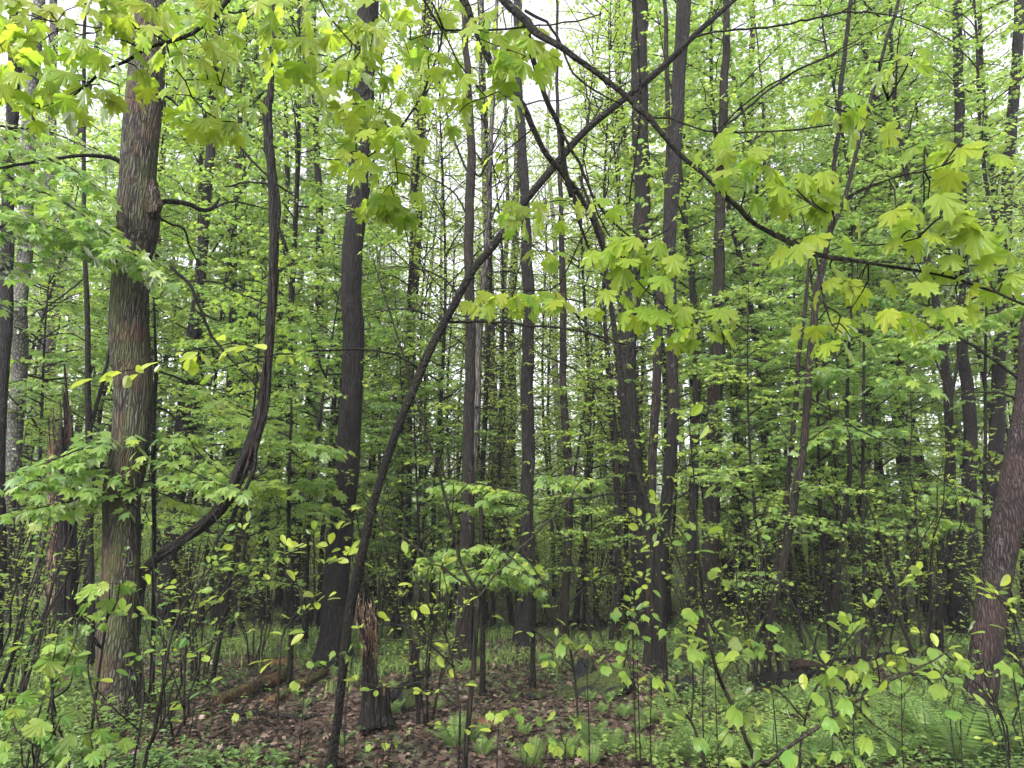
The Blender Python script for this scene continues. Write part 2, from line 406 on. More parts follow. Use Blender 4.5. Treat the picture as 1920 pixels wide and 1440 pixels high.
M['fern'] = leafmat('fern_frond', [(0.0, (.05, .10, .03)), (.5, (.10, .17, .04)), (1.0, (.17, .23, .05))], 1.2, .4, False, .3, .45)
M['herb'] = leafmat('herb_leaf', [(0.0, (.045, .09, .03)), (.5, (.10, .165, .04)), (1.0, (.18, .235, .05))], 1.1, .35, False, .3, .45)
M['litter'] = leafmat('dead_leaf', [(0.0, (.012, .009, .007)), (.45, (.048, .031, .023)), (.8, (.105, .070, .051)), (1.0, (.20, .145, .11))], .5, .2, False, .45, .35, (1.2, .9, .7))
M['needles'] = leafmat('pine_needles', [(0.0, (.02, .05, .025)), (1.0, (.045, .09, .04))], 1.0, .3, False, .3, .5)

def groundmat():
    m, n, l = newmat('forest_floor')
    tcn = n.new('ShaderNodeTexCoord'); o_ = tcn.outputs['Object']
    vo = n.new('ShaderNodeTexVoronoi'); vo.inputs['Scale'].default_value = 14; l.new(o_, vo.inputs['Vector'])
    vo2 = n.new('ShaderNodeTexVoronoi'); vo2.inputs['Scale'].default_value = 31; l.new(o_, vo2.inputs['Vector'])
    cs = n.new('ShaderNodeSeparateColor'); l.new(vo.outputs['Color'], cs.inputs[0])
    cs2 = n.new('ShaderNodeSeparateColor'); l.new(vo2.outputs['Color'], cs2.inputs[0])
    r = ramp(n, [(0, (.012, .008, .006)), (.45, (.042, .025, .018)), (.8, (.085, .052, .038)), (1, (.14, .09, .065))])
    l.new(math_(n, l, 'MULTIPLY_ADD', cs.outputs[0], .55, math_(n, l, 'MULTIPLY', cs2.outputs[1], .45)), r.inputs['Fac'])
    big = noise(n, l, o_, .45, 5, .6); fine = noise(n, l, o_, 9, 5, .7)
    green = mixc(n, l, fine, (.025, .05, .015), (.07, .11, .03))
    g = math_(n, l, 'MULTIPLY', mrange(n, l, math_(n, l, 'ADD', big, math_(n, l, 'MULTIPLY', fine, .25)), .56, .70), .75)
    col = mixc(n, l, g, r.outputs[0], green)
    soil = mrange(n, l, noise(n, l, o_, 1.7, 4), .58, .7)
    col = mixc(n, l, math_(n, l, 'MULTIPLY', soil, .5), col, (.016, .011, .009))
    bs = n.new('ShaderNodeBsdfPrincipled'); l.new(col, bs.inputs['Base Color']); bs.inputs['Roughness'].default_value = .7
    bp = n.new('ShaderNodeBump'); bp.inputs['Strength'].default_value = .9; bp.inputs['Distance'].default_value = .03
    l.new(math_(n, l, 'ADD', vo.outputs['Distance'], fine), bp.inputs['Height']); l.new(bp.outputs[0], bs.inputs['Normal'])
    o = n.new('ShaderNodeOutputMaterial'); l.new(bs.outputs[0], o.inputs['Surface']); return m
M['ground'] = groundmat()
def rockmat():
    m, n, l = newmat('mossy_rock')
    tcn = n.new('ShaderNodeTexCoord'); o_ = tcn.outputs['Object']; ge = n.new('ShaderNodeNewGeometry')
    a = noise(n, l, o_, 9, 8, .7); b = noise(n, l, o_, 3.2, 4)
    r = ramp(n, [(.3, (.012, .013, .014)), (.55, (.010, .011, .011)), (.75, (.032, .032, .03))]); l.new(a, r.inputs['Fac'])
    sx = n.new('ShaderNodeSeparateXYZ'); l.new(ge.outputs['Normal'], sx.inputs[0])
    f = mrange(n, l, math_(n, l, 'ADD', math_(n, l, 'MULTIPLY', sx.outputs[2], .5), b), .62, .85)
    col = mixc(n, l, f, r.outputs[0], mixc(n, l, mrange(n, l, noise(n, l, o_, 42, 6, .8), .35, .65), (.006, .010, .004), (.06, .078, .018)))
    bs = n.new('ShaderNodeBsdfPrincipled'); l.new(col, bs.inputs['Base Color']); bs.inputs['Roughness'].default_value = .8; bs.inputs['Specular IOR Level'].default_value = .12
    bp = n.new('ShaderNodeBump'); bp.inputs['Strength'].default_value = .9; bp.inputs['Distance'].default_value = .03; l.new(math_(n, l, 'ADD', a, noise(n, l, o_, 42, 6, .8)), bp.inputs['Height']); l.new(bp.outputs[0], bs.inputs['Normal'])
    o = n.new('ShaderNodeOutputMaterial'); l.new(bs.outputs[0], o.inputs['Surface']); return m
M['rock'] = rockmat()

# ------------------------------------------------------------------ object helpers
def link(o, parent=None):
    COL.objects.link(o)
    if parent is not None: o.parent = parent
    return o
def empty(name, loc, label=None, cat=None, group=None, rz=0, sc=1.0):
    o = bpy.data.objects.new(name, None); o.empty_display_size = .2
    o.location = [float(a) for a in loc]; o.rotation_euler = (0, 0, rz); o.scale = (sc, sc, sc)
    link(o); tag(o, label, cat, group); return o
def tag(o, label=None, cat=None, group=None, kind=None):
    if label: o['label'] = label
    if cat: o['category'] = cat
    if group: o['group'] = group
    if kind: o['kind'] = kind
    return o
def part(name, mb, mats, parent):
    me = mb.mesh(name, mats) if isinstance(mb, MB) else mb
    return link(bpy.data.objects.new(name, me), parent)
def solo(name, mb, mats, loc=(0, 0, 0)):
    o = bpy.data.objects.new(name, mb.mesh(name, mats)); o.location = [float(a) for a in loc]; return link(o)

LAND = []       # landmarks: (pixel x at eye height, phrase)
SCAT = []       # things that get their label from a landmark: (object, pixel x, depth, phrase)

# ------------------------------------------------------------------ foliage generators
UP = np.array([0, 0, 1.0])
def leafy_branch(mb, pts, twigL, gap, lsize, lgap, tpls, tint, start=.2, flat=.25, droop=.15, tr=.003, hang=.35, keep=1.0, tj=.35):
    pts = np.asarray(pts, float)
    seg = np.linalg.norm(np.diff(pts, axis=0), axis=1); s = np.concatenate([[0], np.cumsum(seg)]); L = s[-1]
    q = np.arange(start * L, L, gap); q = q + rng.uniform(-.3, .3, len(q)) * gap
    q = np.clip(q, 0, L - 1e-4)
    if not len(q): q = np.array([L * .6])
    pos = np.stack([np.interp(q, s, pts[:, k]) for k in range(3)], 1)
    pos2 = np.stack([np.interp(q + .02, s, pts[:, k]) for k in range(3)], 1)
    T = nz(pos2 - pos + 1e-6); sd_ = nz(np.cross(T, UP) + 1e-6)
    S, D, LL = [], [], []
    for sg in (-1, 1):
        n = len(q); k = rng.random(n) < keep
        a = rng.uniform(.5, .95, n)[:, None]
        d = T * (1.2 - a) + sg * sd_ * a + UP * rng.uniform(-flat, flat, n)[:, None]
        S.append(pos[k]); D.append(nz(d)[k]); LL.append((twigL * (1.08 - .75 * q / L) * rng.uniform(.5, 1.2, n))[k])
    S.append(pts[-1:]); D.append(T[-1:] if len(T) else np.array([[1., 0, 0]])); LL.append(np.array([twigL * .4]))
    S, D, LL = np.vstack(S), np.vstack(D), np.concatenate(LL)
    twig_batch(mb, S, D, LL, tr, droop, 0)
    mx = max(1, int(LL.max() / lgap) + 1)
    tg = (np.arange(mx)[None, :] + .6) * lgap / LL[:, None]
    ok = tg < 1.0
    ti, tj_ = np.nonzero(ok); tt = tg[ok]
    LP, LD, LN, = [], [], []
    def at(i, t):
        c = S[i] + D[i] * (LL[i] * t)[:, None]; c[:, 2] -= droop * LL[i] * t ** 2; return c
    base = at(ti, tt); side = nz(np.cross(D[ti], UP) + 1e-6)
    for sg in (-1, 1):
        n = len(ti); j = rng.normal(0, 1, (n, 3))
        LP.append(base); LD.append(D[ti] * .55 + sg * side * .8 - UP * hang * rng.uniform(.2, 1.6, n)[:, None] + j * .18)
        LN.append(UP + rng.normal(0, tj, (n, 3)) + sg * side * .2)
    n = len(S); LP.append(at(np.arange(n), np.ones(n))); LD.append(D - UP * hang + rng.normal(0, .15, (n, 3))); LN.append(UP + rng.normal(0, tj, (n, 3)))
    LP, LD, LN = np.vstack(LP), np.vstack(LD), np.vstack(LN)
    if keep < 1:
        k = rng.random(len(LP)) < (.5 + keep / 2); LP, LD, LN = LP[k], LD[k], LN[k]
    n = len(LP)
    leafset(mb, tpls, LP + nz(LD) * lsize * .25, LD, LN, lsize * rng.uniform(.4, 1.3, n), np.clip(rng.normal(tint, .22, n), 0, 1))

def branch_pts(p0, az, el, L, droop, n=7, wig=.06):
    t = np.linspace(0, 1, n)
    d = np.array([math.cos(az) * math.cos(el), math.sin(az) * math.cos(el), math.sin(el)])
    sd_ = np.array([-math.sin(az), math.cos(az), 0])
    w = np.cumsum(rng.normal(0, wig, n)) * L / n * 2
    w2 = np.cumsum(rng.normal(0, wig, n)) * L / n * 2
    w[0] = w2[0] = 0
    p = p0 + d * (L * t)[:, None] + sd_ * w[:, None]; p[:, 2] += w2 - droop * L * t ** 2
    return p

def crown_mb(tr, z0, z1, nb, Lfun, twigL, gap, lsize, lgap, tpls, tint, el=(.15, .6), droop=.3, hang=.35, keep=1.0, sides=5, rb=.012):
    mb = MB(); az = rng.uniform(0, 6.28)
    for i in range(nb):
        t = (i + rng.uniform(0, .9)) / nb; z = z0 + (z1 - z0) * t; az += 2.399 + rng.normal(0, .35)
        x = np.interp(z, tr[:, 2], tr[:, 0]); y = np.interp(z, tr[:, 2], tr[:, 1])
        L = Lfun(t) * rng.uniform(.65, 1.2)
        pts = branch_pts(np.array([x, y, z]), az, rng.uniform(*el), L, droop * rng.uniform(.5, 1.4))
        r = rb * (.5 + L / 2)
        tube(mb, pts, np.linspace(r, r * .25, len(pts)), sides, 0, cap=False)
        leafy_branch(mb, pts, twigL * min(1, .5 + L / 3), gap, lsize, lgap, tpls, rng.normal(tint, .08), hang=hang, keep=keep, start=.18)
    return mb

def bare_crown(tr, z0, z1, nb, Lm, seed=0):
    mb = MB(); az = 0
    S, D, LL = [], [], []
    for i in range(nb):
        z = z0 + (z1 - z0) * (i + rng.random()) / nb; az += 2.4 + rng.normal(0, .5)
        x = np.interp(z, tr[:, 2], tr[:, 0]); y = np.interp(z, tr[:, 2], tr[:, 1])
        L = Lm * rng.uniform(.3, 1.1)
        p = branch_pts(np.array([x, y, z]), az, rng.uniform(-.15, .35), L, rng.uniform(-.1, .35), 6, .1)
        tube(mb, p, np.linspace(.014, .004, len(p)), 4, 0, cap=False)
        for k in range(1, 6):
            for sg in (-1, 1):
                if rng.random() < .75:
                    d = nz((p[min(k + 1, 5)] - p[k - 1])[None])[0]; sd_ = np.cross(d, UP)
                    S.append(p[k]); D.append(d * .6 + sg * sd_ * .8 + UP * rng.uniform(-.3, .3)); LL.append(L * .35 * rng.uniform(.3, 1))
    twig_batch(mb, np.array(S), np.array(D), np.array(LL), .0035, .1)
    return mb

def straight(h, r0, lean=.03, n=14, r1=.25, wob=.05):
    z = np.linspace(-.15, h, n); ph = rng.uniform(0, 6, 2); la = rng.uniform(0, 6.28)
    x = np.cos(la) * lean * z + wob * np.sin(z * .7 + ph[0]) - wob * math.sin(ph[0]); y = np.sin(la) * lean * z + wob * np.sin(z * .6 + ph[1]) - wob * math.sin(ph[1])
    r = r0 * (1 - (1 - r1) * np.clip(z / h, 0, 1)); r = r * (1 + .35 * np.exp(-np.clip(z, 0, 9) / .25))
    return np.column_stack([x, y, z]), r

PROTO = {}
def proto(key, trunkm, crownm, crown_mats, trunk_mat):
    PROTO[key] = (trunkm.mesh('trunk', [M[trunk_mat]]), crownm.mesh('crown', [M[c] for c in crown_mats]) if crownm else None)
def mk_under(key, h, z0, R, nb, leaf, tint, r0, tpls, lgap, tw='limb', lm='leaf_mid', twigL=.5, gap=.17, keep=1, droop=.3, el=(.15, .6), shape=None):
    tr, r = straight(h, r0, .05, 16, .15, .12); mb = MB(); tube(mb, tr, r, 10, 0, .08, seed=h)
    shape = shape or (lambda t: R * (1 - .55 * t) * (0.55 + .45 * min(1, t * 4)))
    c = crown_mb(tr, z0, h * .98, nb, shape, twigL, gap, leaf, lgap, tpls, tint, keep=keep, droop=droop, el=el)
    proto(key, mb, c, ['twig', lm], tw)
mk_under('maple_a', 6.5, 1.5, 2.1, 30, .066, .42, .035, T_LO, .07, gap=.14)
mk_under('maple_b', 5.5, 1.2, 1.8, 26, .062, .55, .03, T_LO, .07, gap=.14)
mk_under('maple_c', 8.5, 2.2, 2.3, 34, .068, .5, .045, T_LO, .075, gap=.15)
mk_under('beech_a', 6.0, 1.0, 2.0, 30, .048, .75, .03, T_OV, .055, twigL=.4, gap=.14, keep=.85, droop=.15)
mk_under('beech_b', 7.5, 1.5, 2.2, 34, .05, .7, .035, T_OV, .06, twigL=.45, keep=.85, droop=.15)
mk_under('tall_a', 15, 4.6, 2.6, 48, .082, .45, .08, T_LO, .105, lm='leaf_far', twigL=.6, gap=.2, droop=.2)
mk_under('tall_b', 13, 3.8, 2.4, 42, .082, .52, .06, T_LO, .105, lm='leaf_far', twigL=.6, gap=.2, droop=.25)
mk_under('tall_c', 18, 5.5, 3.0, 58, .095, .42, .10, T_LO, .12, lm='leaf_far', twigL=.65, gap=.22, droop=.2)
mk_under('sparse', 12, 2.5, 2.3, 50, .075, .7, .05, T_OV, .10, lm='leaf_far', twigL=.55, gap=.18, keep=.75, droop=.1, el=(.3, .9))
for key, h, r0, m_ in (('pole_a', 20, .13, 'far'), ('pole_b', 22, .16, 'pine'), ('pole_c', 18, .10, 'dark'), ('pole_d', 21, .18, 'grey')):
    tr, r = straight(h, r0, .02, 18, .35, .08); mb = MB(); tube(mb, tr, r, 14, 0, .07, seed=r0 * 90)
    proto(key, mb, bare_crown(tr, 1.5, 15, 46, 1.9), ['twig', 'twig'], m_)

def mk_shrub(key, h, ns, tint, lsize, keep=1.0, nodes=.16, tpls=None, spread=.45, thin=1.0):
    st = MB(); fo = MB()
    for i in range(ns):
        az = rng.uniform(0, 6.28); hh = h * rng.uniform(.55, 1.05); n = 9; t = np.linspace(0, 1, n)
        ln = spread * hh * rng.uniform(.3, 1.1)
        p = np.column_stack([np.cos(az) * (.06 + ln * t ** 1.6), np.sin(az) * (.06 + ln * t ** 1.6), -.1 + (hh + .1) * t])
        p[1:-1] += rng.normal(0, .02, (n - 2, 3))
        tube(st, p, np.linspace(.009, .0025, n) * (.7 + hh / 3) * thin, 5, 0, cap=False)
        S, D, LL = [], [], []
        for s in np.arange(.25, 1, nodes / hh):
            k = s * (n - 1); i0 = int(k); pp = p[i0] + (p[min(i0 + 1, n - 1)] - p[i0]) * (k - i0)
            a2 = rng.uniform(0, 6.28)
            S.append(pp); D.append([math.cos(a2), math.sin(a2), rng.uniform(.1, .9)]); LL.append(h * .28 * rng.uniform(.3, 1.1) * (1.15 - s))
        S.append(p[-1]); D.append(p[-1] - p[-2]); LL.append(.08)
        S, D, LL = np.array(S, float), nz(np.array(D, float)), np.array(LL)
        twig_batch(st, S, D, LL, .0028, -.05)
        LP, LD = [], []
        for a, d, l_ in zip(S, D, LL):
            for f in ((.45, 1.0) if l_ < .3 else (.35, .6, .82, 1.0)):
                if rng.random() > keep: continue
                b = a + d * l_ * f; b = b + [0, 0, .05 * l_ * f * f]
                for q in range(rng.integers(2, 5)):
                    w = rng.uniform(0, 6.28); LP.append(b); LD.append(d * .5 + np.array([math.cos(w), math.sin(w), rng.uniform(-.35, .6)]))
        if LP:
            n = len(LP); leafset(fo, tpls or T_OBO, np.array(LP), np.array(LD), UP + rng.normal(0, .35, (n, 3)), lsize * rng.uniform(.6, 1.25, n), np.clip(rng.normal(tint, .2, n), 0, 1), mat=0)
    PROTO[key] = (st.mesh('stem', [M['pale_twig' if tpls is T_RH else 'twig']]), fo.mesh('foliage', [M['leaf_shrub']]))
mk_shrub('shrub_a', 1.7, 7, .45, .038, nodes=.13); mk_shrub('shrub_b', 2.3, 8, .6, .038, .9, nodes=.13); mk_shrub('shrub_c', 1.2, 6, .4, .042); mk_shrub('shrub_d', 2.8, 8, .7, .042, .9, .15); mk_shrub('shrub_e', 2.6, 11, .75, .06, 1.0, .10, T_RH, .6, .6); mk_shrub('shrub_f', 3.4, 10, .6, .06, 1.0, .12, T_RH, .5, .6)

def ordinal(i):
    return ['first', 'second', 'third', 'fourth', 'fifth', 'sixth', 'seventh', 'eighth', 'ninth', 'tenth', 'eleventh', 'twelfth', 'thirteenth', 'fourteenth', 'fifteenth'][min(i, 14)]
def place(key, names, u, D, name, phrase, cat, group, s=1.0, v=1000, rz=None, lift=0.0):
    p = P(u, v, D); z = float(hgt(p[0], p[1])) + lift
    e = empty(name, (p[0], p[1], z), None, cat, group, rng.uniform(0, 6.28) if rz is None else rz, s)
    for nm, me in zip(names, PROTO[key]):
        if me is not None: part(nm, me, None, e)
    SCAT.append((e, u, D, phrase)); return e
def label_scatter():
    land = sorted(LAND)
    used = {}
    for e, u, D, ph in sorted(SCAT, key=lambda a: a[2]):
        best = min(land, key=lambda a: abs(a[0] - u)); side = 'left' if u < best[0] else 'right'
        k = (ph, best[1], side); used.setdefault(k, []).append((D, e))
    for (ph, lm, side), li in used.items():
        li.sort(key=lambda a: a[0])
        for i, (D, e) in enumerate(li):
            if len(li) == 1: e['label'] = f"{ph}, just {side} of the {lm}"
            elif i == 0: e['label'] = f"{ph}, nearest one {side} of the {lm}"
            else: e['label'] = f"{ph}, {ordinal(i)} nearest {side} of the {lm}"

# ------------------------------------------------------------------ ground
def build_ground():
    xs = np.concatenate([-np.geomspace(400, 14, 26), np.linspace(-13, 13, 150), np.geomspace(14, 400, 26)])
    ys = np.concatenate([-np.geomspace(200, 2, 14), np.linspace(-1.5, 24, 150), np.geomspace(25, 600, 40)])
    X, Y = np.meshgrid(xs, ys); Z = hgt(X, Y)
    near = np.exp(-np.clip(Y - 6, 0, 99) / 8)
    Z = Z + near * .03 * (vnoise(np.stack([X * 3, Y * 3, X * 0], -1)) - .5)
    V = np.stack([X, Y, Z], -1).reshape(-1, 3); nx = len(xs); i = np.arange(len(ys) - 1)[:, None] * nx; j = np.arange(nx - 1)[None]
    Fq = np.stack([i + j, i + j + 1, i + nx + j + 1, i + nx + j], -1).reshape(-1, 4)
    mb = MB(); mb.add(V, Fq, 0, sm=True); o = solo('ground', mb, [M['ground']]); tag(o, 'brown leaf strewn forest floor with green patches', 'ground', kind='structure')
build_ground()

# ------------------------------------------------------------------ traced trees
def tree(name, label, cat, D, path, mk, land=None, top=None, sides=14, rough=.05, ridge=0, rk=9, flare=.35, lean=0.0, limbs=(), group=None, crown=None, cscale=1, step=None, shag=0, bare=0, jag=False, shoots=0, lob=.3):
    seed = (sum(ord(c) for c in label) % 97) * .37
    pts, rad = [], []
    if top: top = max(top, 3.6 + D * .98)
    for u, v, w in path:
        d = D
        for _ in range(3):
            p = P(u, v, d); d = D + lean * p[2] + .10 * math.sin(p[2] * .9 + seed)
        p = P(u, v, d); pts.append(p); rad.append(w * .5 / F * depthof(p))
    g = float(hgt(pts[0][0], pts[0][1]))
    if pts[0][2] > g - .05:
        q = pts[0].copy(); q[2] = g - .12
        if pts[0][2] - q[2] > .1: pts.insert(0, q); rad.insert(0, rad[0])
        else: pts[0] = q
    if top:
        p = pts[-1].copy(); dv = nz((pts[-1] - pts[-2])[None])[0]; dv = nz((dv * .7 + UP * .3)[None])[0]; r = rad[-1]; n = int(max(0, top - p[2]) / 1.5)
        for k in range(n):
            p = p + dv * 1.5 + rng.normal(0, .04, 3); r = r * (1 - .5 / max(2, n)); pts.append(p.copy()); rad.append(r)
    base = np.array([pts[0][0], pts[0][1], float(hgt(pts[0][0], pts[0][1]))])
    P3, R = smooth(pts, rad, step or (.03 if ridge else .12))
    hh_ = P3[:, 2]; wv_ = min(.05, .5 * max(rad)); wob_ = np.stack([vnoise(np.stack([hh_ * .8 + seed, hh_ * 0 + 3, hh_ * 0], -1)) - .5 + .4 * (vnoise(np.stack([hh_ * 2.6 + seed, hh_ * 0 + 8, hh_ * 0], -1)) - .5), vnoise(np.stack([hh_ * .8 + seed, hh_ * 0 + 5, hh_ * 0], -1)) - .5], -1)
    P3[:, :2] += wob_ * wv_ * 1.3
    zz = P3[:, 2] - base[2]; R = R * (1 + flare * np.exp(-np.clip(zz, 0, 9) / .16))
    e = empty(name, base, label, cat, group)
    mb = MB(); tube(mb, P3 - base, R, sides, 0, rough, ridge, rk, seed=seed, shag=shag, rz=3, lob=lob)
    part('trunk', mb, [M[mk]], e)
    if shoots:
        idx = rng.choice(np.nonzero((P3[:, 2] > .5) & (P3[:, 2] < 7))[0], shoots); S_ = P3[idx] - base; a_ = rng.uniform(0, 6.28, shoots); D_ = np.column_stack([np.cos(a_), np.sin(a_) - .3, rng.uniform(-.2, .6, shoots)]); L_ = R[idx] + rng.uniform(.06, .3, shoots)
        fm = MB(); twig_batch(fm, S_, D_, L_, .002, .05); Dn = nz(D_)
        for f in (.55, .75, 1.0):
            for sg in (-1, 1):
                b = S_ + Dn * (R[idx] + (L_ - R[idx]) * f)[:, None]; leafset(fm, T_OBO, b, Dn * .4 + sg * np.cross(Dn, UP) * .7 - UP * rng.uniform(.1, 1, (shoots, 1)), UP + rng.normal(0, .3, (shoots, 3)), rng.uniform(.03, .075, shoots), np.clip(rng.normal(.75, .2, shoots), 0, 1))
        part('foliage', fm, [M['twig'], M['leaf_shrub']], e)
    for lb in limbs: add_limb(e, base, D, lb)
    if crown and D > 12:
        tpos = P3[-1] - base; c = part('crown', PROTO[crown][1], None, e); c.location = [float(a) for a in (tpos[0], tpos[1], tpos[2] - cscale * 9)]; c.scale = (cscale,) * 3; c.rotation_euler = (0, 0, rng.uniform(0, 6))
    elif bare:
        part('crown', bare_crown(P3 - base, 2.2, min(P3[-1][2], 14), bare, 1.3 + .03 * D), [M['twig']], e)
    if land: LAND.append((pix(P(path[0][0], 1000, D))[0], land))
    return e, base, P3
def add_limb(e, base, D, lb):
    px = lb['px']; d0 = lb.get('d0', 0); d1 = lb.get('d1', 0); pts, rad = [], []
    for i, (u, v, w) in enumerate(px):
        t = i / (len(px) - 1); p = P(u, v, D + d0 + (d1 - d0) * t); pts.append(p); rad.append(w * .5 / F * depthof(p))
    P3, R = smooth(pts, rad, .06)
    P3[1:-1] += rng.normal(0, .004, (len(P3) - 2, 3))
    mb = MB(); tube(mb, P3 - base, R, 7, 0, .12, seed=px[0][0] * .1)
    if lb.get('twiggy'):
        S, Dd, LL = [], [], []
        for k in range(2, len(P3) - 1, max(1, int(len(P3) / lb['twiggy']))):
            t = nz((P3[k + 1] - P3[k - 1])[None])[0]; s_ = rng.choice([-1, 1]); S.append(P3[k] - base); Dd.append(t * .7 + np.cross(t, UP) * .4 * s_ + UP * rng.uniform(-.6, .6)); LL.append(rng.uniform(.15, .5))
        twig_batch(mb, S, Dd, LL, .0025, .05)
    lo = part('limb', mb, [M[lb.get('m', 'limb')]], e)
    lf = lb.get('leaf')
    if lf:
        mb = MB(); ls = lf['px'] / F * D
        leafy_branch(mb, P3 - base, lf.get('tw', .5), lf.get('gap', .13), ls, lf.get('lgap', ls * .95), lf.get('tp', T_LO), lf.get('tint', .4), start=lf.get('start', .15), keep=lf.get('keep', 1), hang=lf.get('hang', .45), tj=lf.get('tj', .35), flat=lf.get('flat', .25), droop=lf.get('droop', .2))
        part('foliage', mb, [M['twig'], M[lf.get('m', 'leaf_mid')]], lo)

SNAGS = []
e1, b1, p1 = tree('burled_oak_tree', 'thick mossy brown trunk with a bulging burl, largest tree at the left', 'tree', 6.5,
     [(225, 1335, 72), (224, 1200, 68), (228, 1050, 64), (232, 960, 62), (240, 880, 66), (252, 800, 64), (256, 720, 65), (250, 640, 68), (252, 560, 64), (254, 480, 62), (260, 435, 68), (259, 405, 74), (257, 375, 70), (256, 345, 63), (258, 280, 62), (264, 220, 63), (270, 170, 63), (277, 60, 54), (283, -60, 50)], 'oak', 'burled oak', top=11, sides=96, rough=.04, ridge=.009, rk=11, flare=.25, step=.022, crown='tall_b', cscale=.9,
     limbs=[dict(px=[(232, 308, 9), (205, 295, 8), (170, 292, 7), (130, 294, 6), (60, 304, 6), (0, 316, 5), (-40, 330, 3)], d1=-.5, twiggy=5),
            dict(px=[(285, 378, 11), (330, 378, 11), (360, 386, 10), (385, 395, 9), (400, 388, 8), (412, 372, 4)], d1=.5),
            dict(px=[(400, 390, 5), (430, 378, 4), (470, 384, 3), (510, 394, 2)], d0=.5, d1=.9, twiggy=4),
            dict(px=[(288, 385, 6), (302, 410, 5), (325, 422, 4), (345, 430, 4), (360, 470, 3), (375, 500, 2)], d1=.6, twiggy=3),
            dict(px=[(298, 175, 6), (325, 190, 4), (345, 212, 4), (368, 228, 3)], d1=.3)])
burl = MB()
th, ph = np.meshgrid(np.linspace(0, 2 * np.pi, 40, endpoint=False), np.linspace(.02, np.pi - .02, 28))
bd = np.stack([np.cos(th) * np.sin(ph), np.sin(th) * np.sin(ph), np.cos(ph)], -1).reshape(-1, 3)
br = 1 + .5 * (vnoise(bd * 2.3 + 5) - .5) + .28 * (vnoise(bd * 6 + 2) - .5) + .12 * (vnoise(bd * 15) - .5)
bc = P(266, 378, 6.36) - b1
j, i = np.meshgrid(np.arange(40), np.arange(27)); k = lambda a, b: a * 40 + (b % 40)
burl.add(bc + bd * br[:, None] * np.array([.175, .085, .23]), np.stack([k(i, j), k(i, j + 1), k(i + 1, j + 1), k(i + 1, j)], -1).reshape(-1, 4)[:, ::-1], 0, sm=True)
part('burl', burl, [M['oak']], e1)

LF = lambda px=22, **k: dict(px=px, **k)
tree('dark_tree', 'dark slim trunk at the far left edge', 'tree', 9.0, [(-6, 1180, 24), (-4, 900, 22), (0, 720, 21), (8, 600, 21), (10, 500, 21), (14, 380, 20), (20, 250, 19), (26, 100, 22), (30, 0, 22)], 'shaggy', top=12, crown='tall_a', shag=.01)
tree('pale_tree', 'smooth pale grey trunk near the left edge, beside the burled oak', 'tree', 11, [(-2, 1170, 34), (8, 1000, 31), (20, 870, 29), (35, 720, 26), (41, 600, 25), (44, 480, 25), (51, 350, 23), (62, 120, 21), (70, 0, 20)], 'grey', 'pale grey trunk', top=14, sides=20, crown='tall_a')
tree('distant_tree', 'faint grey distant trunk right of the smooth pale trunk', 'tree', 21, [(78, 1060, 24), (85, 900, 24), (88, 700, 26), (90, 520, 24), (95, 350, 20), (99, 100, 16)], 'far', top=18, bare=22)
#SNAGS
tree('slim_tree', 'slim dark forked tree left of the burled oak', 'tree', 9, [(172, 1190, 13), (170, 1050, 12), (168, 900, 12), (169, 800, 12), (165, 700, 10), (162, 560, 9), (158, 480, 8), (155, 300, 7), (156, 200, 7), (158, 60, 6)], 'limb', top=8,
     limbs=[dict(px=[(170, 800, 8), (185, 745, 7), (200, 680, 6), (213, 610, 4), (220, 560, 3)], d1=.5, twiggy=5), dict(px=[(160, 520, 3), (110, 560, 3), (60, 590, 2), (10, 610, 1.5)], d1=.4, twiggy=6), dict(px=[(165, 640, 3), (120, 625, 2), (60, 640, 2)], d1=-.4, twiggy=5)])
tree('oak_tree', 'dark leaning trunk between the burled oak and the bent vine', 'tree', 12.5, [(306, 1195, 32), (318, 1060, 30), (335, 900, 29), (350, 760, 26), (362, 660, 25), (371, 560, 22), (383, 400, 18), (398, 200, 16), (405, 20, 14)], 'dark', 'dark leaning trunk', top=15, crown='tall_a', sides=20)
tree('distant_tree', 'brown twin stem tree right of the dark leaning trunk', 'tree', 13, [(415, 1180, 24), (420, 1080, 22), (428, 960, 18), (432, 850, 16), (438, 600, 14), (440, 430, 13), (446, 300, 10)], 'brown', top=14, crown='tall_b', limbs=[dict(px=[(400, 1180, 9), (396, 1090, 8), (385, 980, 7), (378, 860, 6), (372, 760, 4)], m='brown')])
tree('slim_tree', 'straight brown mid distance trunk left of the black stub tree', 'tree', 12.6, [(487, 1180, 21), (488, 1080, 19), (494, 980, 18), (508, 880, 16), (520, 760, 14), (528, 600, 12), (535, 400, 10), (540, 200, 8)], 'brown', top=11, crown='sparse', cscale=.8)
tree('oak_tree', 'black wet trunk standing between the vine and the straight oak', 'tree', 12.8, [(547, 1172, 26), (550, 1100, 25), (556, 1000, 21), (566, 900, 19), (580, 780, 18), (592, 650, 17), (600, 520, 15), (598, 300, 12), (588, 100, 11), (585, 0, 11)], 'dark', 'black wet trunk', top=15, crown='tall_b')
tree('distant_tree', 'faint distant trunk rising left of the straight dark oak', 'tree', 23, [(570, 1075, 18), (583, 940, 18), (599, 720, 19), (606, 600, 16), (602, 450, 14), (578, 200, 12), (572, 0, 12)], 'far', top=20, bare=20)
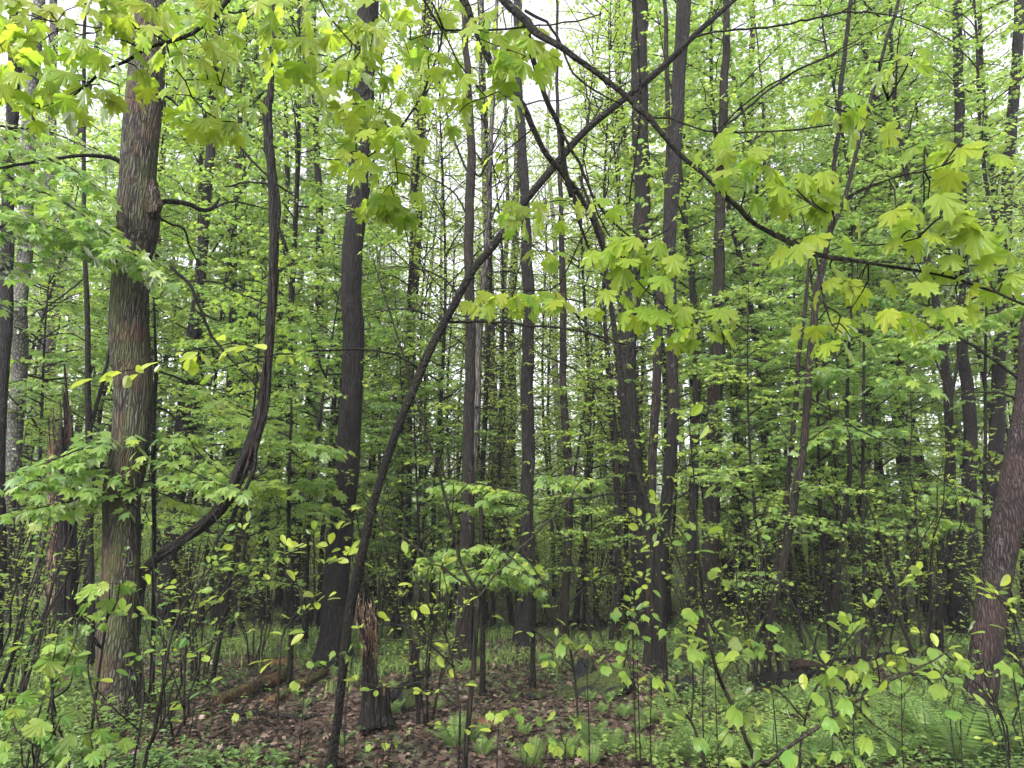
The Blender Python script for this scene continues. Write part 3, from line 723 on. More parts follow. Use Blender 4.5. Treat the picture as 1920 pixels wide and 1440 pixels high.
tree('straight_oak_tree', 'tall straight dark trunk behind the leaning tree', 'tree', 9.2, [(625, 1236, 58), (629, 1160, 49), (636, 1050, 44), (643, 960, 42), (650, 850, 42), (658, 720, 39), (662, 560, 38), (666, 400, 36), (672, 250, 37), (683, 100, 40), (690, 0, 40)], 'shaggy', 'straight dark oak', top=14, sides=72, ridge=.012, rk=10, rough=.04, step=.035, flare=.2, crown='tall_c', cscale=.8, shoots=40, lob=.45)
tree('distant_tree', 'reddish far trunk crossed by the diagonal leaning tree', 'tree', 17, [(733, 1105, 22), (745, 960, 22), (758, 820, 22), (767, 660, 22), (775, 540, 21), (782, 400, 19), (786, 250, 23), (793, 130, 22), (800, 0, 20)], 'pine', top=20, bare=34)
tree('slim_tree', 'dark brown trunk right of the broken stump, partner of a thinner trunk', 'tree', 9.6, [(872, 1228, 34), (876, 1100, 28), (878, 960, 25), (876, 820, 22), (879, 700, 19), (880, 600, 19), (882, 450, 18), (880, 330, 17), (876, 200, 14), (872, 60, 12), (870, -20, 11)], 'brown', 'twin brown trunks', top=11, sides=24, crown='sparse', cscale=.75,
     limbs=[dict(px=[(880, 330, 5), (850, 260, 4), (835, 200, 3), (820, 130, 2)], d1=.6, twiggy=6), dict(px=[(880, 300, 4), (900, 330, 4), (930, 260, 3), (955, 200, 2)], d1=.4, twiggy=6), dict(px=[(880, 410, 4), (850, 360, 3), (800, 330, 3), (760, 310, 2)], d1=.9, twiggy=7)])
tree('slim_tree', 'thinner grey trunk touching the dark brown trunk in the middle', 'tree', 10.6, [(862, 1205, 16), (868, 1100, 16), (876, 1000, 15), (888, 870, 14), (897, 740, 14), (899, 620, 13), (910, 480, 12), (918, 350, 10), (924, 200, 8), (928, 40, 7)], 'far', top=10, bare=14)
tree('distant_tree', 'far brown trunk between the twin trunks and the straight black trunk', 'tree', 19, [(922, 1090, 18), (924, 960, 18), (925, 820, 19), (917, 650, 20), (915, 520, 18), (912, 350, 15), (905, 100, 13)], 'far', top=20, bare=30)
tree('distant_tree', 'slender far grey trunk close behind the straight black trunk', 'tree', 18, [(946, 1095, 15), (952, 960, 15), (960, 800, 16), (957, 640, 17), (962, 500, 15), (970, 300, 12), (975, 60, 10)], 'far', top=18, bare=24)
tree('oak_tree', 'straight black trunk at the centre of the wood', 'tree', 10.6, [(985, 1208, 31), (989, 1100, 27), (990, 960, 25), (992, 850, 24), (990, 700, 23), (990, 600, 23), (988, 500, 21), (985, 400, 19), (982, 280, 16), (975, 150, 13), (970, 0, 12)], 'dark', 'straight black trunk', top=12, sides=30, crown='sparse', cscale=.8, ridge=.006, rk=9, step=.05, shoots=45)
tree('slim_tree', 'thin wavy grey brown trunk right of the straight black trunk', 'tree', 11.2, [(1058, 1200, 18), (1062, 1100, 16), (1065, 960, 15), (1062, 850, 15), (1055, 720, 14), (1058, 600, 13), (1055, 500, 12), (1053, 400, 9), (1050, 300, 8), (1046, 150, 6)], 'brown', 'thin wavy trunk', top=9,
     limbs=[dict(px=[(1068, 930, 7), (1080, 870, 6), (1092, 790, 5), (1102, 730, 4), (1110, 640, 2)], m='brown', twiggy=5), dict(px=[(1053, 450, 2), (1085, 444, 2), (1120, 450, 1.5)], d1=.2)])
tree('slim_tree', 'greenish slim straight stem left of the shaggy trunk', 'tree', 11.2, [(1157, 1210, 13), (1158, 1100, 12), (1160, 960, 12), (1157, 850, 9), (1150, 740, 6), (1140, 640, 4), (1136, 560, 3)], 'brown', sides=12)
tree('oak_tree', 'shaggy dark trunk wrapped with loose bark, left of the double trunk', 'tree', 11, [(1207, 1200, 26), (1202, 1080, 28), (1197, 1000, 30), (1190, 930, 33), (1181, 810, 33), (1177, 690, 31), (1185, 560, 29), (1205, 410, 28), (1203, 280, 27), (1195, 150, 29), (1200, 0, 28)], 'shaggy', 'shaggy dark trunk', top=14, sides=48, ridge=.014, rk=7, step=.05, crown='tall_c', cscale=.8, shag=.012, shoots=80)
tree('oak_tree', 'blackish trunk, front one of the double trunk', 'tree', 8.3, [(1234, 1262, 25), (1238, 1100, 22), (1247, 960, 21), (1254, 820, 22), (1258, 700, 22), (1259, 600, 20), (1261, 450, 23), (1268, 300, 22), (1276, 150, 24), (1285, 0, 26)], 'dark', 'double trunk', top=13, sides=40, ridge=.006, step=.04, crown='tall_a', cscale=.9, shoots=90)
tree('oak_tree', 'reddish brown trunk, rear one of the double trunk', 'tree', 8.9, [(1218, 1240, 20), (1221, 1000, 16), (1227, 850, 16), (1233, 700, 17), (1240, 560, 16), (1249, 480, 15), (1252, 350, 12), (1250, 200, 9)], 'brown', top=9, sides=24)
tree('oak_tree', 'brown green trunk right of the double trunk', 'tree', 10.8, [(1330, 1210, 34), (1332, 1080, 32), (1338, 900, 28), (1343, 700, 27), (1350, 560, 22), (1352, 400, 18), (1358, 200, 16), (1360, 30, 12)], 'brown', 'brown green trunk', top=14, sides=30, crown='tall_b', ridge=.006, step=.06)
tree('distant_tree', 'pinkish scaly pine trunk right of the brown green trunk', 'tree', 16, [(1370, 1120, 22), (1376, 980, 18), (1385, 820, 17), (1390, 660, 21), (1394, 560, 17), (1402, 440, 13), (1408, 250, 12), (1410, 60, 10)], 'pine', 'pinkish pine trunk', top=20, bare=40)
tree('slim_tree', 'thin rusty pole between the pinkish pine and the crooked sapling', 'tree', 13.5, [(1452, 1160, 9), (1450, 1050, 9), (1451, 900, 9), (1449, 740, 8), (1447, 600, 6), (1440, 450, 4)], 'pine', top=9)
tree('crooked_tree', 'crooked brown tree curving up to the right', 'tree', 8, [(1428, 1300, 15), (1438, 1220, 15), (1455, 1120, 15), (1476, 1030, 16), (1493, 920, 15), (1506, 820, 14), (1513, 720, 14), (1524, 610, 13), (1532, 540, 14), (1548, 480, 10), (1560, 430, 9), (1583, 375, 8), (1613, 257, 7), (1633, 190, 7), (1660, 87, 6), (1685, 0, 6)], 'brown', 'crooked brown tree', top=8, sides=16,
     limbs=[dict(px=[(1550, 480, 5), (1557, 400, 7), (1562, 330, 8), (1572, 240, 9), (1578, 150, 9), (1588, 60, 8), (1595, 0, 7)], m='limb'), dict(px=[(1515, 710, 3), (1480, 690, 3), (1430, 700, 2), (1390, 690, 1.5)], d1=.6, twiggy=6), dict(px=[(1514, 745, 3), (1560, 770, 3), (1600, 800, 3), (1700, 850, 2), (1790, 920, 1.5)], d1=-.6, twiggy=8),
            dict(px=[(1540, 530, 3), (1555, 600, 2), (1570, 690, 2)], d1=-.3), dict(px=[(1590, 372, 3), (1650, 342, 2.5), (1720, 320, 2), (1770, 300, 1.5)], d1=-.7, twiggy=6)])
tree('slim_tree', 'slim dark stem left of and parallel to the crooked tree', 'tree', 8.8, [(1440, 1240, 11), (1452, 1100, 11), (1470, 960, 10), (1480, 860, 9), (1490, 770, 9), (1500, 650, 8), (1512, 560, 7), (1520, 470, 4)], 'brown')
tree('slim_tree', 'thin black stem in front of the fat pinkish pine', 'tree', 9, [(1556, 1245, 11), (1565, 1150, 11), (1575, 1050, 11), (1586, 950, 9), (1594, 890, 9), (1590, 800, 7), (1592, 700, 6), (1596, 600, 4), (1600, 480, 3)], 'limb', limbs=[dict(px=[(1600, 795, 4), (1640, 765, 3), (1680, 735, 3), (1705, 705, 2)], d1=-.2), dict(px=[(1705, 705, 2), (1690, 680, 2), (1670, 655, 1)], d0=-.2, d1=-.2)])
tree('pine_tree', 'fat far pine trunk with a pinkish lower half, right of the crooked tree', 'tree', 16, [(1553, 1130, 32), (1560, 960, 30), (1570, 850, 28), (1590, 750, 26), (1606, 680, 22), (1615, 600, 20), (1625, 400, 17), (1630, 200, 15), (1632, 0, 14)], 'pine', 'fat pinkish pine', top=21, sides=20, bare=40)
tree('distant_tree', 'straight distant grey trunk right of the fat pinkish pine', 'tree', 19, [(1616, 1090, 20), (1620, 960, 20), (1624, 850, 19), (1630, 740, 17), (1636, 640, 15), (1650, 400, 14), (1660, 150, 12)], 'far', top=20, bare=36)
tree('distant_tree', 'thin pale distant trunk left of the forked sapling', 'tree', 22, [(1706, 1085, 13), (1703, 960, 12), (1704, 760, 8), (1706, 600, 7), (1705, 400, 6)], 'far', top=16, bare=20)
tree('forked_tree', 'thin dark forked sapling left of the black columns at the right', 'tree', 10, [(1763, 1185, 12), (1766, 1060, 10), (1774, 900, 9), (1780, 800, 8), (1781, 745, 8), (1793, 690, 5), (1805, 600, 4), (1815, 480, 3)], 'limb', 'forked sapling', limbs=[dict(px=[(1780, 745, 5), (1770, 715, 4), (1758, 685, 3), (1740, 620, 2), (1730, 560, 1.5)])])
tree('oak_tree', 'black column trunk speckled with white, near the right edge', 'tree', 11.6, [(1805, 1172, 25), (1808, 1060, 23), (1812, 940, 25), (1820, 830, 23), (1816, 740, 22), (1807, 660, 19), (1805, 560, 18), (1803, 400, 17), (1800, 200, 17), (1795, 30, 16)], 'dark', 'speckled black column trunk', top=15, sides=24, crown='tall_a')
tree('oak_tree', 'dark column trunk between the speckled black one and the leaning pine', 'tree', 11.8, [(1862, 1170, 26), (1862, 1000, 26), (1863, 880, 26), (1869, 760, 24), (1876, 620, 20), (1886, 450, 19), (1897, 280, 19), (1905, 120, 18), (1910, 0, 17)], 'dark', top=15, sides=24, crown='tall_b')
tree('pine_tree', 'thick pinkish scaly trunk leaning right at the right edge', 'tree', 6.2, [(1831, 1350, 54), (1843, 1275, 50), (1853, 1190, 50), (1868, 1080, 50), (1888, 960, 52), (1906, 850, 48), (1925, 740, 46), (1945, 600, 44), (1985, 350, 40), (2020, 100, 36), (2040, -100, 34)], 'pine', 'leaning pinkish pine', top=12, sides=72, ridge=.006, rk=9, step=.03, flare=.2, bare=10,
     limbs=[dict(px=[(1920, 720, 7), (1890, 695, 6), (1850, 665, 6), (1810, 640, 5), (1780, 620, 3)], m='brown', d1=-.3, twiggy=5)])
tree('leaning_tree', 'slim black mossy tree leaning diagonally from the centre to the upper right', 'tree', 5.3,
     [(622, 1425, 20), (628, 1380, 16), (640, 1280, 17), (655, 1150, 18), (688, 990, 16), (712, 905, 15), (745, 805, 16), (775, 735, 15), (805, 660, 17), (850, 580, 15), (890, 505, 15), (920, 470, 14), (945, 435, 15), (985, 380, 13), (1040, 315, 14), (1100, 245, 13), (1180, 180, 12), (1240, 130, 11), (1300, 70, 10), (1345, 30, 9), (1395, -15, 8), (1480, -90, 7), (1600, -180, 5)], 'limb', 'leaning black tree', sides=24, rough=.16, flare=.1, step=.04,
     limbs=[dict(px=[(838, 603, 6), (880, 603, 5), (930, 604, 5), (1000, 612, 5), (1060, 615, 4), (1110, 626, 4), (1160, 642, 4), (1208, 654, 3)], d1=-.4, twiggy=8),
            dict(px=[(782, 690, 5), (740, 665, 4), (690, 656, 4), (640, 655, 4), (560, 662, 3), (500, 668, 3), (420, 690, 2)], d1=-.5, twiggy=6, leaf=LF(24, tp=T_OBO, tint=.75, m='leaf_shrub', start=.55, gap=.2, tw=.18, keep=.8)),
            dict(px=[(500, 652, 3), (430, 645, 2.5), (340, 662, 2), (270, 690, 2), (200, 700, 1.5)], d0=-.5, d1=-.8, leaf=LF(30, tp=T_OBO, tint=.8, m='leaf_shrub', start=.1, gap=.13, tw=.12, lgap=.09)),
            dict(px=[(857, 552, 4), (835, 525, 4), (790, 505, 3), (740, 500, 2), (710, 505, 1.5)], d1=.2), dict(px=[(828, 610, 3), (800, 590, 3), (760, 579, 2.5), (710, 585, 2), (670, 600, 1.5)], d1=-.3),
            dict(px=[(944, 440, 4), (960, 445, 3), (985, 450, 3), (1010, 470, 2)], d1=-.2), dict(px=[(860, 580, 3), (930, 610, 3), (1000, 655, 2.5), (1070, 690, 2.5), (1100, 710, 2), (1200, 790, 2)], d1=-.3, twiggy=6),
            dict(px=[(1298, 72, 5), (1330, 62, 4), (1400, 54, 4), (1450, 50, 4), (1500, 40, 4), (1575, 25, 4), (1640, 24, 3), (1720, 45, 2), (1790, 80, 2)], d1=-.3, twiggy=9),
            dict(px=[(1575, 25, 3), (1592, 14, 3), (1615, 0, 2)], d0=-.2, d1=-.2), dict(px=[(1350, 245, 5), (1400, 205, 5), (1440, 170, 4), (1500, 130, 4), (1570, 97, 3), (1630, 60, 2), (1700, 25, 2)], d0=-.5, d1=-.3, twiggy=8),
            dict(px=[(1100, 245, 4), (1130, 190, 3), (1110, 180, 2.5)], twiggy=2), dict(px=[(1095, 250, 3), (1105, 210, 4), (1098, 160, 3)], d1=.2)])
LAND.append((775, 'leaning black tree'))

for lab_, D_, path_, mk_, sd_ in (('dark broken snag with a shaggy reddish top', 9.5, [(122, 1160, 46), (126, 1040, 40), (125, 960, 38), (126, 860, 34), (122, 780, 30), (117, 720, 26), (114, 680, 22)], 'rot', 8.1), ('short pale orange broken snag behind the dark snag', 10.5, [(100, 1150, 30), (101, 1000, 27), (98, 860, 25), (97, 765, 23)], 'splinter', 5.5)):
    g_ = P(path_[0][0], 1100, D_); g_[2] = hgt(g_[0], g_[1]); q_ = empty('broken_snag', g_, lab_, 'snag'); SNAG = (q_, g_, [(u, v, w) for u, v, w in path_], D_, sd_, mk_); SNAGS.append(SNAG)
LAND.append((122, 'dark broken snag'))
# bent, bark-stripping vine-like tree
tree('bent_vine_tree', 'dead reddish vine bent over to the left near its foot', 'vine', 6.6,
     [(258, 1150, 17), (262, 1108, 17), (275, 1068, 16), (300, 1040, 15), (335, 1018, 15), (375, 990, 19), (405, 965, 22), (432, 930, 24), (455, 880, 24), (476, 825, 23), (494, 765, 19), (503, 660, 14), (510, 560, 13), (514, 480, 13), (513, 400, 14), (508, 300, 14), (502, 200, 14), (508, 180, 10), (512, 110, 8), (516, 30, 7), (518, -40, 6)], 'shaggy', 'bent vine', sides=28, ridge=.006, rough=.14, step=.03, flare=.1, shag=.012,
     limbs=[dict(px=[(508, 190, 5), (507, 250, 6), (515, 310, 6), (518, 345, 6), (524, 390, 7), (522, 425, 6), (532, 450, 6), (538, 470, 5)], d0=-.06, d1=-.08), dict(px=[(482, 830, 7), (475, 880, 7), (455, 930, 7), (430, 980, 6), (410, 1010, 4), (395, 1060, 2)], d0=-.05, d1=-.1), dict(px=[(478, 850, 5), (462, 915, 5), (440, 965, 4), (425, 1000, 2)], d0=.08, d1=.1), dict(px=[(452, 278, 5), (480, 310, 5), (508, 335, 4), (540, 360, 4), (565, 378, 2)], d1=.1), dict(px=[(420, 350, 3), (460, 342, 4), (505, 345, 4)], d0=.2),
            dict(px=[(320, 500, 6), (352, 530, 6), (380, 590, 6), (398, 632, 5), (440, 680, 4), (470, 710, 4), (494, 745, 4)], d0=-.1), dict(px=[(352, 528, 4), (410, 530, 4), (440, 545, 3), (500, 570, 3)], d1=-.1)])

vpath = [(262, 1108), (275, 1068), (300, 1040), (335, 1018), (375, 990), (405, 965), (432, 930), (455, 880), (476, 825), (494, 765), (503, 660), (510, 560), (514, 480), (513, 400), (508, 300), (502, 200)]
ve_ = [o for o in COL.objects if o.name.startswith('bent_vine_tree')][0]; vb_ = np.array(ve_.location)
for k in range(5):
    pts = [P(u + 7 * math.sin(i * 1.1 + k * 1.3), v + 5 * math.cos(i * 1.3 + k), 6.6 + .05 * math.cos(i * 1.1 + k * 1.3)) for i, (u, v) in enumerate(vpath[rng.integers(0, 5):16 - rng.integers(0, 4)])]
    Q, R = smooth(pts, np.full(len(pts), rng.uniform(.010, .018)), .03); mb = MB(); tube(mb, Q - vb_, R, 8, 0, .25, .003, 3, seed=k * 2.2); part('strand', mb, [M['rot' if k % 2 else 'shaggy']], ve_)
# splintered stump
def shell(e, base, path, D, seed, mk, jag=.35, tallang=3.0, rmul=1.0, name='trunk', inner='splinter'):
    pts, rad = [], []
    for u, v, w in path: p = P(u, v, D); pts.append(p); rad.append(w * .5 / F * depthof(p) * rmul)
    Q, R = smooth(pts, rad, .02); Q = Q - base; n = len(Q); sides = 84
    a = np.linspace(0, 2 * np.pi, sides, endpoint=False); nn = np.stack([np.cos(a) * 5 + seed, np.sin(a) * 5, a * 0], -1); n2 = np.stack([np.cos(a) * 17 + seed, np.sin(a) * 17, a * 0], -1)
    H = 1 - jag * (.5 - .5 * np.cos(a - tallang)) - jag * .9 * vnoise(nn) - jag * .8 * vnoise(n2); H = np.clip(H / H.max(), .22, 1)
    T, X, Y = frames(Q); t = np.linspace(0, 1, n)
    def ring(scale, off, inner_=False):
        V = np.zeros((n, sides, 3))
        for jx in range(sides):
            tt = t * H[jx]; c = np.stack([np.interp(tt, t, Q[:, k]) for k in range(3)], 1); c = c + 0; r = np.interp(tt, t, R)
            q = np.stack([np.cos(a[jx]) * 4 + seed + 0 * tt, np.sin(a[jx]) * 4 + 0 * tt, tt * 3 + seed], -1)
            q2 = np.stack([np.cos(a[jx]) * 13 + seed + 0 * tt, np.sin(a[jx]) * 13 + 0 * tt, tt * 5], -1)
            fl = 1 + .45 * np.exp(-np.clip(c[:, 2], 0, 9) / .1) * (1 + .9 * math.sin(a[jx] * 4 + seed))
            rr = r * scale * (1 + .34 * (vnoise(q) - .5) + .30 * (np.abs(2 * vnoise(q2) - 1) - .5)) * fl
            V[:, jx] = c + rr[:, None] * (math.cos(a[jx]) * X[0] + math.sin(a[jx]) * Y[0]); 
        return V
    A_, B_ = ring(1, 0), ring(.62, 0); B_[:, :, 2] -= .01
    ii = np.arange(n - 1)[:, None] * sides; jj = np.arange(sides)[None]; j2 = (jj + 1) % sides
    Fo = np.stack([ii + jj, ii + j2, ii + sides + j2, ii + sides + jj], -1).reshape(-1, 4)
    mb = MB(); mb.add(A_.reshape(-1, 3), Fo, 0, sm=True); part(name, mb, [M[mk]], e)
    mb = MB(); rim = np.vstack([A_[-1], B_[-1]]); k = np.arange(sides); k2 = (k + 1) % sides
    mb.add(rim, np.stack([k, k2, sides + k2, sides + k], -1), 0); mb.add(B_.reshape(-1, 3), Fo[:, ::-1], 0, sm=True)
    part('torn_core', mb, [M[inner]], e); return A_
se = empty('broken_stump', P(703, 1350, 6.3) * [1, 1, 0] + [0, 0, float(hgt(-1.2, 6.3))], 'tall rotten stump with splintered pale top beside the leaning tree', 'stump'); sb = np.array(se.location)
shell(se, sb, [(704, 1358, 56), (703, 1290, 46), (701, 1230, 42), (694, 1185, 36), (684, 1145, 27), (676, 1105, 20)], 6.3, 3.3, 'shaggy', .62, 3.3, inner='splinter')
sm_ = MB()
for k in range(52):
    a = rng.uniform(0, 6.28); rr = rng.uniform(.01, .085); v0 = rng.uniform(1160, 1250); b = P(690 + (v0 - 1200) * .15 + rng.uniform(-8, 8), v0, 6.3) - sb + np.array([math.cos(a) * rr, math.sin(a) * rr, 0])
    L = rng.uniform(.06, .30); d = np.array([-.16 + rng.normal(0, .16), rng.normal(0, .14), 1.0]); d /= np.linalg.norm(d)
    w = rng.uniform(.004, .012); pts = np.array([b, b + d * L * .5 + rng.normal(0, .010, 3), b + d * L + rng.normal(0, .02, 3)])
    tube(sm_, pts, [w, w * .8, .001], 4, 0, .3, seed=k)
part('splinter', sm_, [M['splinter']], se)
LAND.append((700, 'splintered stump'))
for q_, g_, pa_, D_, sd_, mk_ in SNAGS: shell(q_, g_, pa_, D_, sd_, 'shaggy' if mk_ == 'rot' else mk_, .3, sd_, .78, inner='rot')
tree('stub', 'small grey upright stub right of the rotten stump', 'stump', 7.6, [(773, 1275, 19), (775, 1240, 16), (776, 1215, 13), (775, 1203, 10)], 'brown', sides=16, rough=.12)

# ------------------------------------------------------------------ saplings standing near the camera
tree('sapling', 'slender brown sapling with forked stems, centre foreground', 'sapling', 4.9, [(872, 1425, 11), (880, 1340, 10), (888, 1260, 9), (893, 1190, 9), (897, 1125, 9), (880, 1085, 7), (865, 1058, 6), (852, 1010, 5), (838, 950, 5), (822, 890, 5), (803, 830, 5), (780, 750, 4), (760, 680, 4), (735, 600, 3), (712, 530, 3), (700, 490, 2)], 'brown', 'forked brown sapling', sides=12, flare=.15, step=.05,
     limbs=[dict(px=[(897, 1120, 5), (930, 1075, 4), (970, 1035, 4), (1010, 995, 4), (1060, 945, 3), (1090, 900, 2)], d1=.4, m='pale_twig', twiggy=6, leaf=LF(20, tp=T_OV, m='leaf_shrub', tint=.7, start=.5, gap=.25, tw=.2, keep=.6)),
            dict(px=[(893, 1110, 4), (850, 1080, 4), (805, 1045, 4), (760, 1010, 3), (725, 985, 3), (690, 955, 2)], d1=-.2, m='pale_twig', leaf=LF(26, tp=T_LO, m='leaf_shrub', tint=.8, start=.4, gap=.3, tw=.15, keep=.6)),
            dict(px=[(858, 1020, 3), (845, 985, 3), (835, 955, 2)], m='brown'), dict(px=[(838, 950, 3), (900, 880, 2), (960, 800, 2), (1000, 740, 1.5)], d1=.3, m='brown', twiggy=4)])
tree('sapling', 'arching mossy sapling in front of the shaggy dark trunk', 'sapling', 7.2, [(1248, 1290, 9), (1240, 1180, 9), (1236, 1080, 10), (1228, 1010, 10), (1212, 940, 11), (1195, 880, 12), (1176, 800, 14), (1167, 720, 13), (1160, 660, 11), (1152, 600, 10), (1142, 540, 10), (1134, 490, 10), (1128, 440, 8), (1108, 390, 7), (1085, 330, 5)], 'limb', sides=14, flare=.1,
     limbs=[dict(px=[(1205, 925, 4), (1160, 925, 4), (1110, 932, 4), (1060, 940, 3), (1010, 965, 2)], d1=-.3, twiggy=6), dict(px=[(1225, 960, 4), (1250, 990, 3), (1275, 1060, 3), (1300, 1120, 2)], d1=-.2, twiggy=4)])
tree('sapling', 'leafy maple sapling tucked close behind the burled oak', 'sapling', 6.9, [(285, 1280, 8), (288, 1150, 8), (290, 1000, 8), (288, 880, 8), (289, 770, 8), (293, 700, 7), (291, 645, 5), (288, 560, 3)], 'limb',
     limbs=[dict(px=[(290, 765, 4), (310, 768, 4), (340, 800, 4), (365, 840, 3), (395, 870, 3), (440, 905, 2)], d1=-.2, leaf=LF(21, tint=.5, gap=.1, tw=.42, start=.35)),
            dict(px=[(295, 695, 4), (340, 710, 4), (390, 740, 3), (440, 770, 3), (490, 790, 2)], d1=.3, leaf=LF(20, tint=.6, gap=.14, tw=.3, start=.3)),
            dict(px=[(286, 800, 4), (250, 815, 4), (190, 830, 3), (130, 850, 3), (80, 870, 2)], d1=-.9, leaf=LF(22, tint=.35, gap=.09, tw=.5, start=.1)),
            dict(px=[(286, 850, 4), (230, 870, 4), (170, 880, 3), (110, 895, 3), (50, 905, 2)], d1=-1.0, leaf=LF(22, tint=.42, gap=.09, tw=.5, start=.1)),
            dict(px=[(286, 900, 4), (230, 915, 4), (160, 930, 3), (110, 945, 3), (60, 955, 2)], d1=-.9, leaf=LF(22, tint=.45, gap=.1, tw=.5, start=.1)),
            dict(px=[(288, 860, 3), (330, 870, 3), (380, 895, 3), (430, 915, 2)], d1=-.6, leaf=LF(21, tint=.45, gap=.1, tw=.4, start=.2)),
            dict(px=[(290, 920, 3), (340, 940, 3), (400, 950, 2)], d1=.4, leaf=LF(20, tint=.5, gap=.12, tw=.3, start=.2))])
tree('maple_tree', 'light green leafy maple reaching in from the left edge', 'tree', 6.4, [(-130, 1300, 24), (-120, 1000, 22), (-110, 700, 20), (-105, 400, 18), (-100, 200, 15), (-95, 0, 12)], 'dark', top=9,
     limbs=[dict(px=[(-106, 420, 7), (-40, 370, 6), (40, 350, 5), (120, 380, 4), (190, 430, 3), (255, 480, 2)], d1=-.7, leaf=LF(22, tint=.4, gap=.09, tw=.6, start=.15)),
            dict(px=[(-106, 480, 7), (-40, 440, 6), (30, 420, 5), (110, 430, 4), (200, 470, 3), (285, 500, 2)], d1=-.5, leaf=LF(21, tint=.42, gap=.09, tw=.6, start=.15)),
            dict(px=[(-106, 380, 6), (-40, 320, 5), (40, 290, 4), (120, 310, 3), (180, 350, 2)], d1=-.3, leaf=LF(21, tint=.45, gap=.1, tw=.55, start=.15)),
            dict(px=[(-106, 300, 6), (-40, 240, 5), (30, 240, 4), (100, 250, 3), (170, 280, 2)], d1=.3, leaf=LF(20, tint=.5, gap=.12, tw=.5, start=.2)),
            dict(px=[(-108, 560, 5), (-40, 520, 4), (20, 500, 3), (80, 490, 2)], d1=.2, leaf=LF(20, tint=.45, gap=.12, tw=.5, start=.2))])
for lab, D, u0, sp in (('flat sprays of bright maple leaves at mid height, centre of the wood', 8.0, 1000, [[(1000, 930), (940, 915), (880, 905), (830, 915)], [(1005, 900), (1060, 890), (1110, 900)], [(1000, 960), (950, 945), (900, 950), (850, 940)]]),
                       ('small bright maple with tiers of leaves right of the splintered stump', 7.5, 905, [[(905, 1040), (870, 1030), (830, 1045), (800, 1060)], [(905, 1020), (945, 1035), (975, 1060)], [(905, 1075), (950, 1080), (990, 1100)], [(905, 1060), (880, 1070), (850, 1080)]]),
                       ('leafy maple sapling right of the bent vine', 8.5, 545, [[(545, 905), (580, 900), (620, 915)], [(545, 920), (510, 905), (480, 900)], [(545, 945), (590, 940), (630, 955)], [(545, 850), (590, 830), (630, 840)], [(545, 820), (500, 800), (470, 790)]]),
                       ('leafy maple sapling under the crooked brown tree', 8.5, 1620, [[(1620, 700), (1560, 690), (1510, 710)], [(1620, 740), (1680, 700), (1740, 720)], [(1620, 650), (1680, 640), (1740, 660)], [(1620, 800), (1560, 800), (1510, 830)], [(1620, 620), (1560, 610), (1500, 630)]]),
                       ('leafy maple sapling in front of the dark column trunks at the right', 8.0, 1850, [[(1850, 940), (1800, 920), (1750, 930)], [(1850, 960), (1900, 950), (1940, 970)], [(1850, 1000), (1800, 980), (1740, 990)], [(1850, 620), (1800, 610), (1740, 640)], [(1850, 590), (1910, 580), (1960, 610)]])):
    tree('sapling', lab, 'sapling', D, [(u0, 1230, 9), (u0 + 2, 1100, 8), (u0 - 3, 950, 7), (u0 + 1, min(sum(sp, []), key=lambda q: q[1])[1] - 30, 4)], 'limb',
         limbs=[dict(px=[(u, v, 3.5 - i * .7) for i, (u, v) in enumerate(s)], d1=(-1) ** k * .5, leaf=LF(18, tint=.5, gap=.09, tw=.4, start=.1)) for k, s in enumerate(sp)])

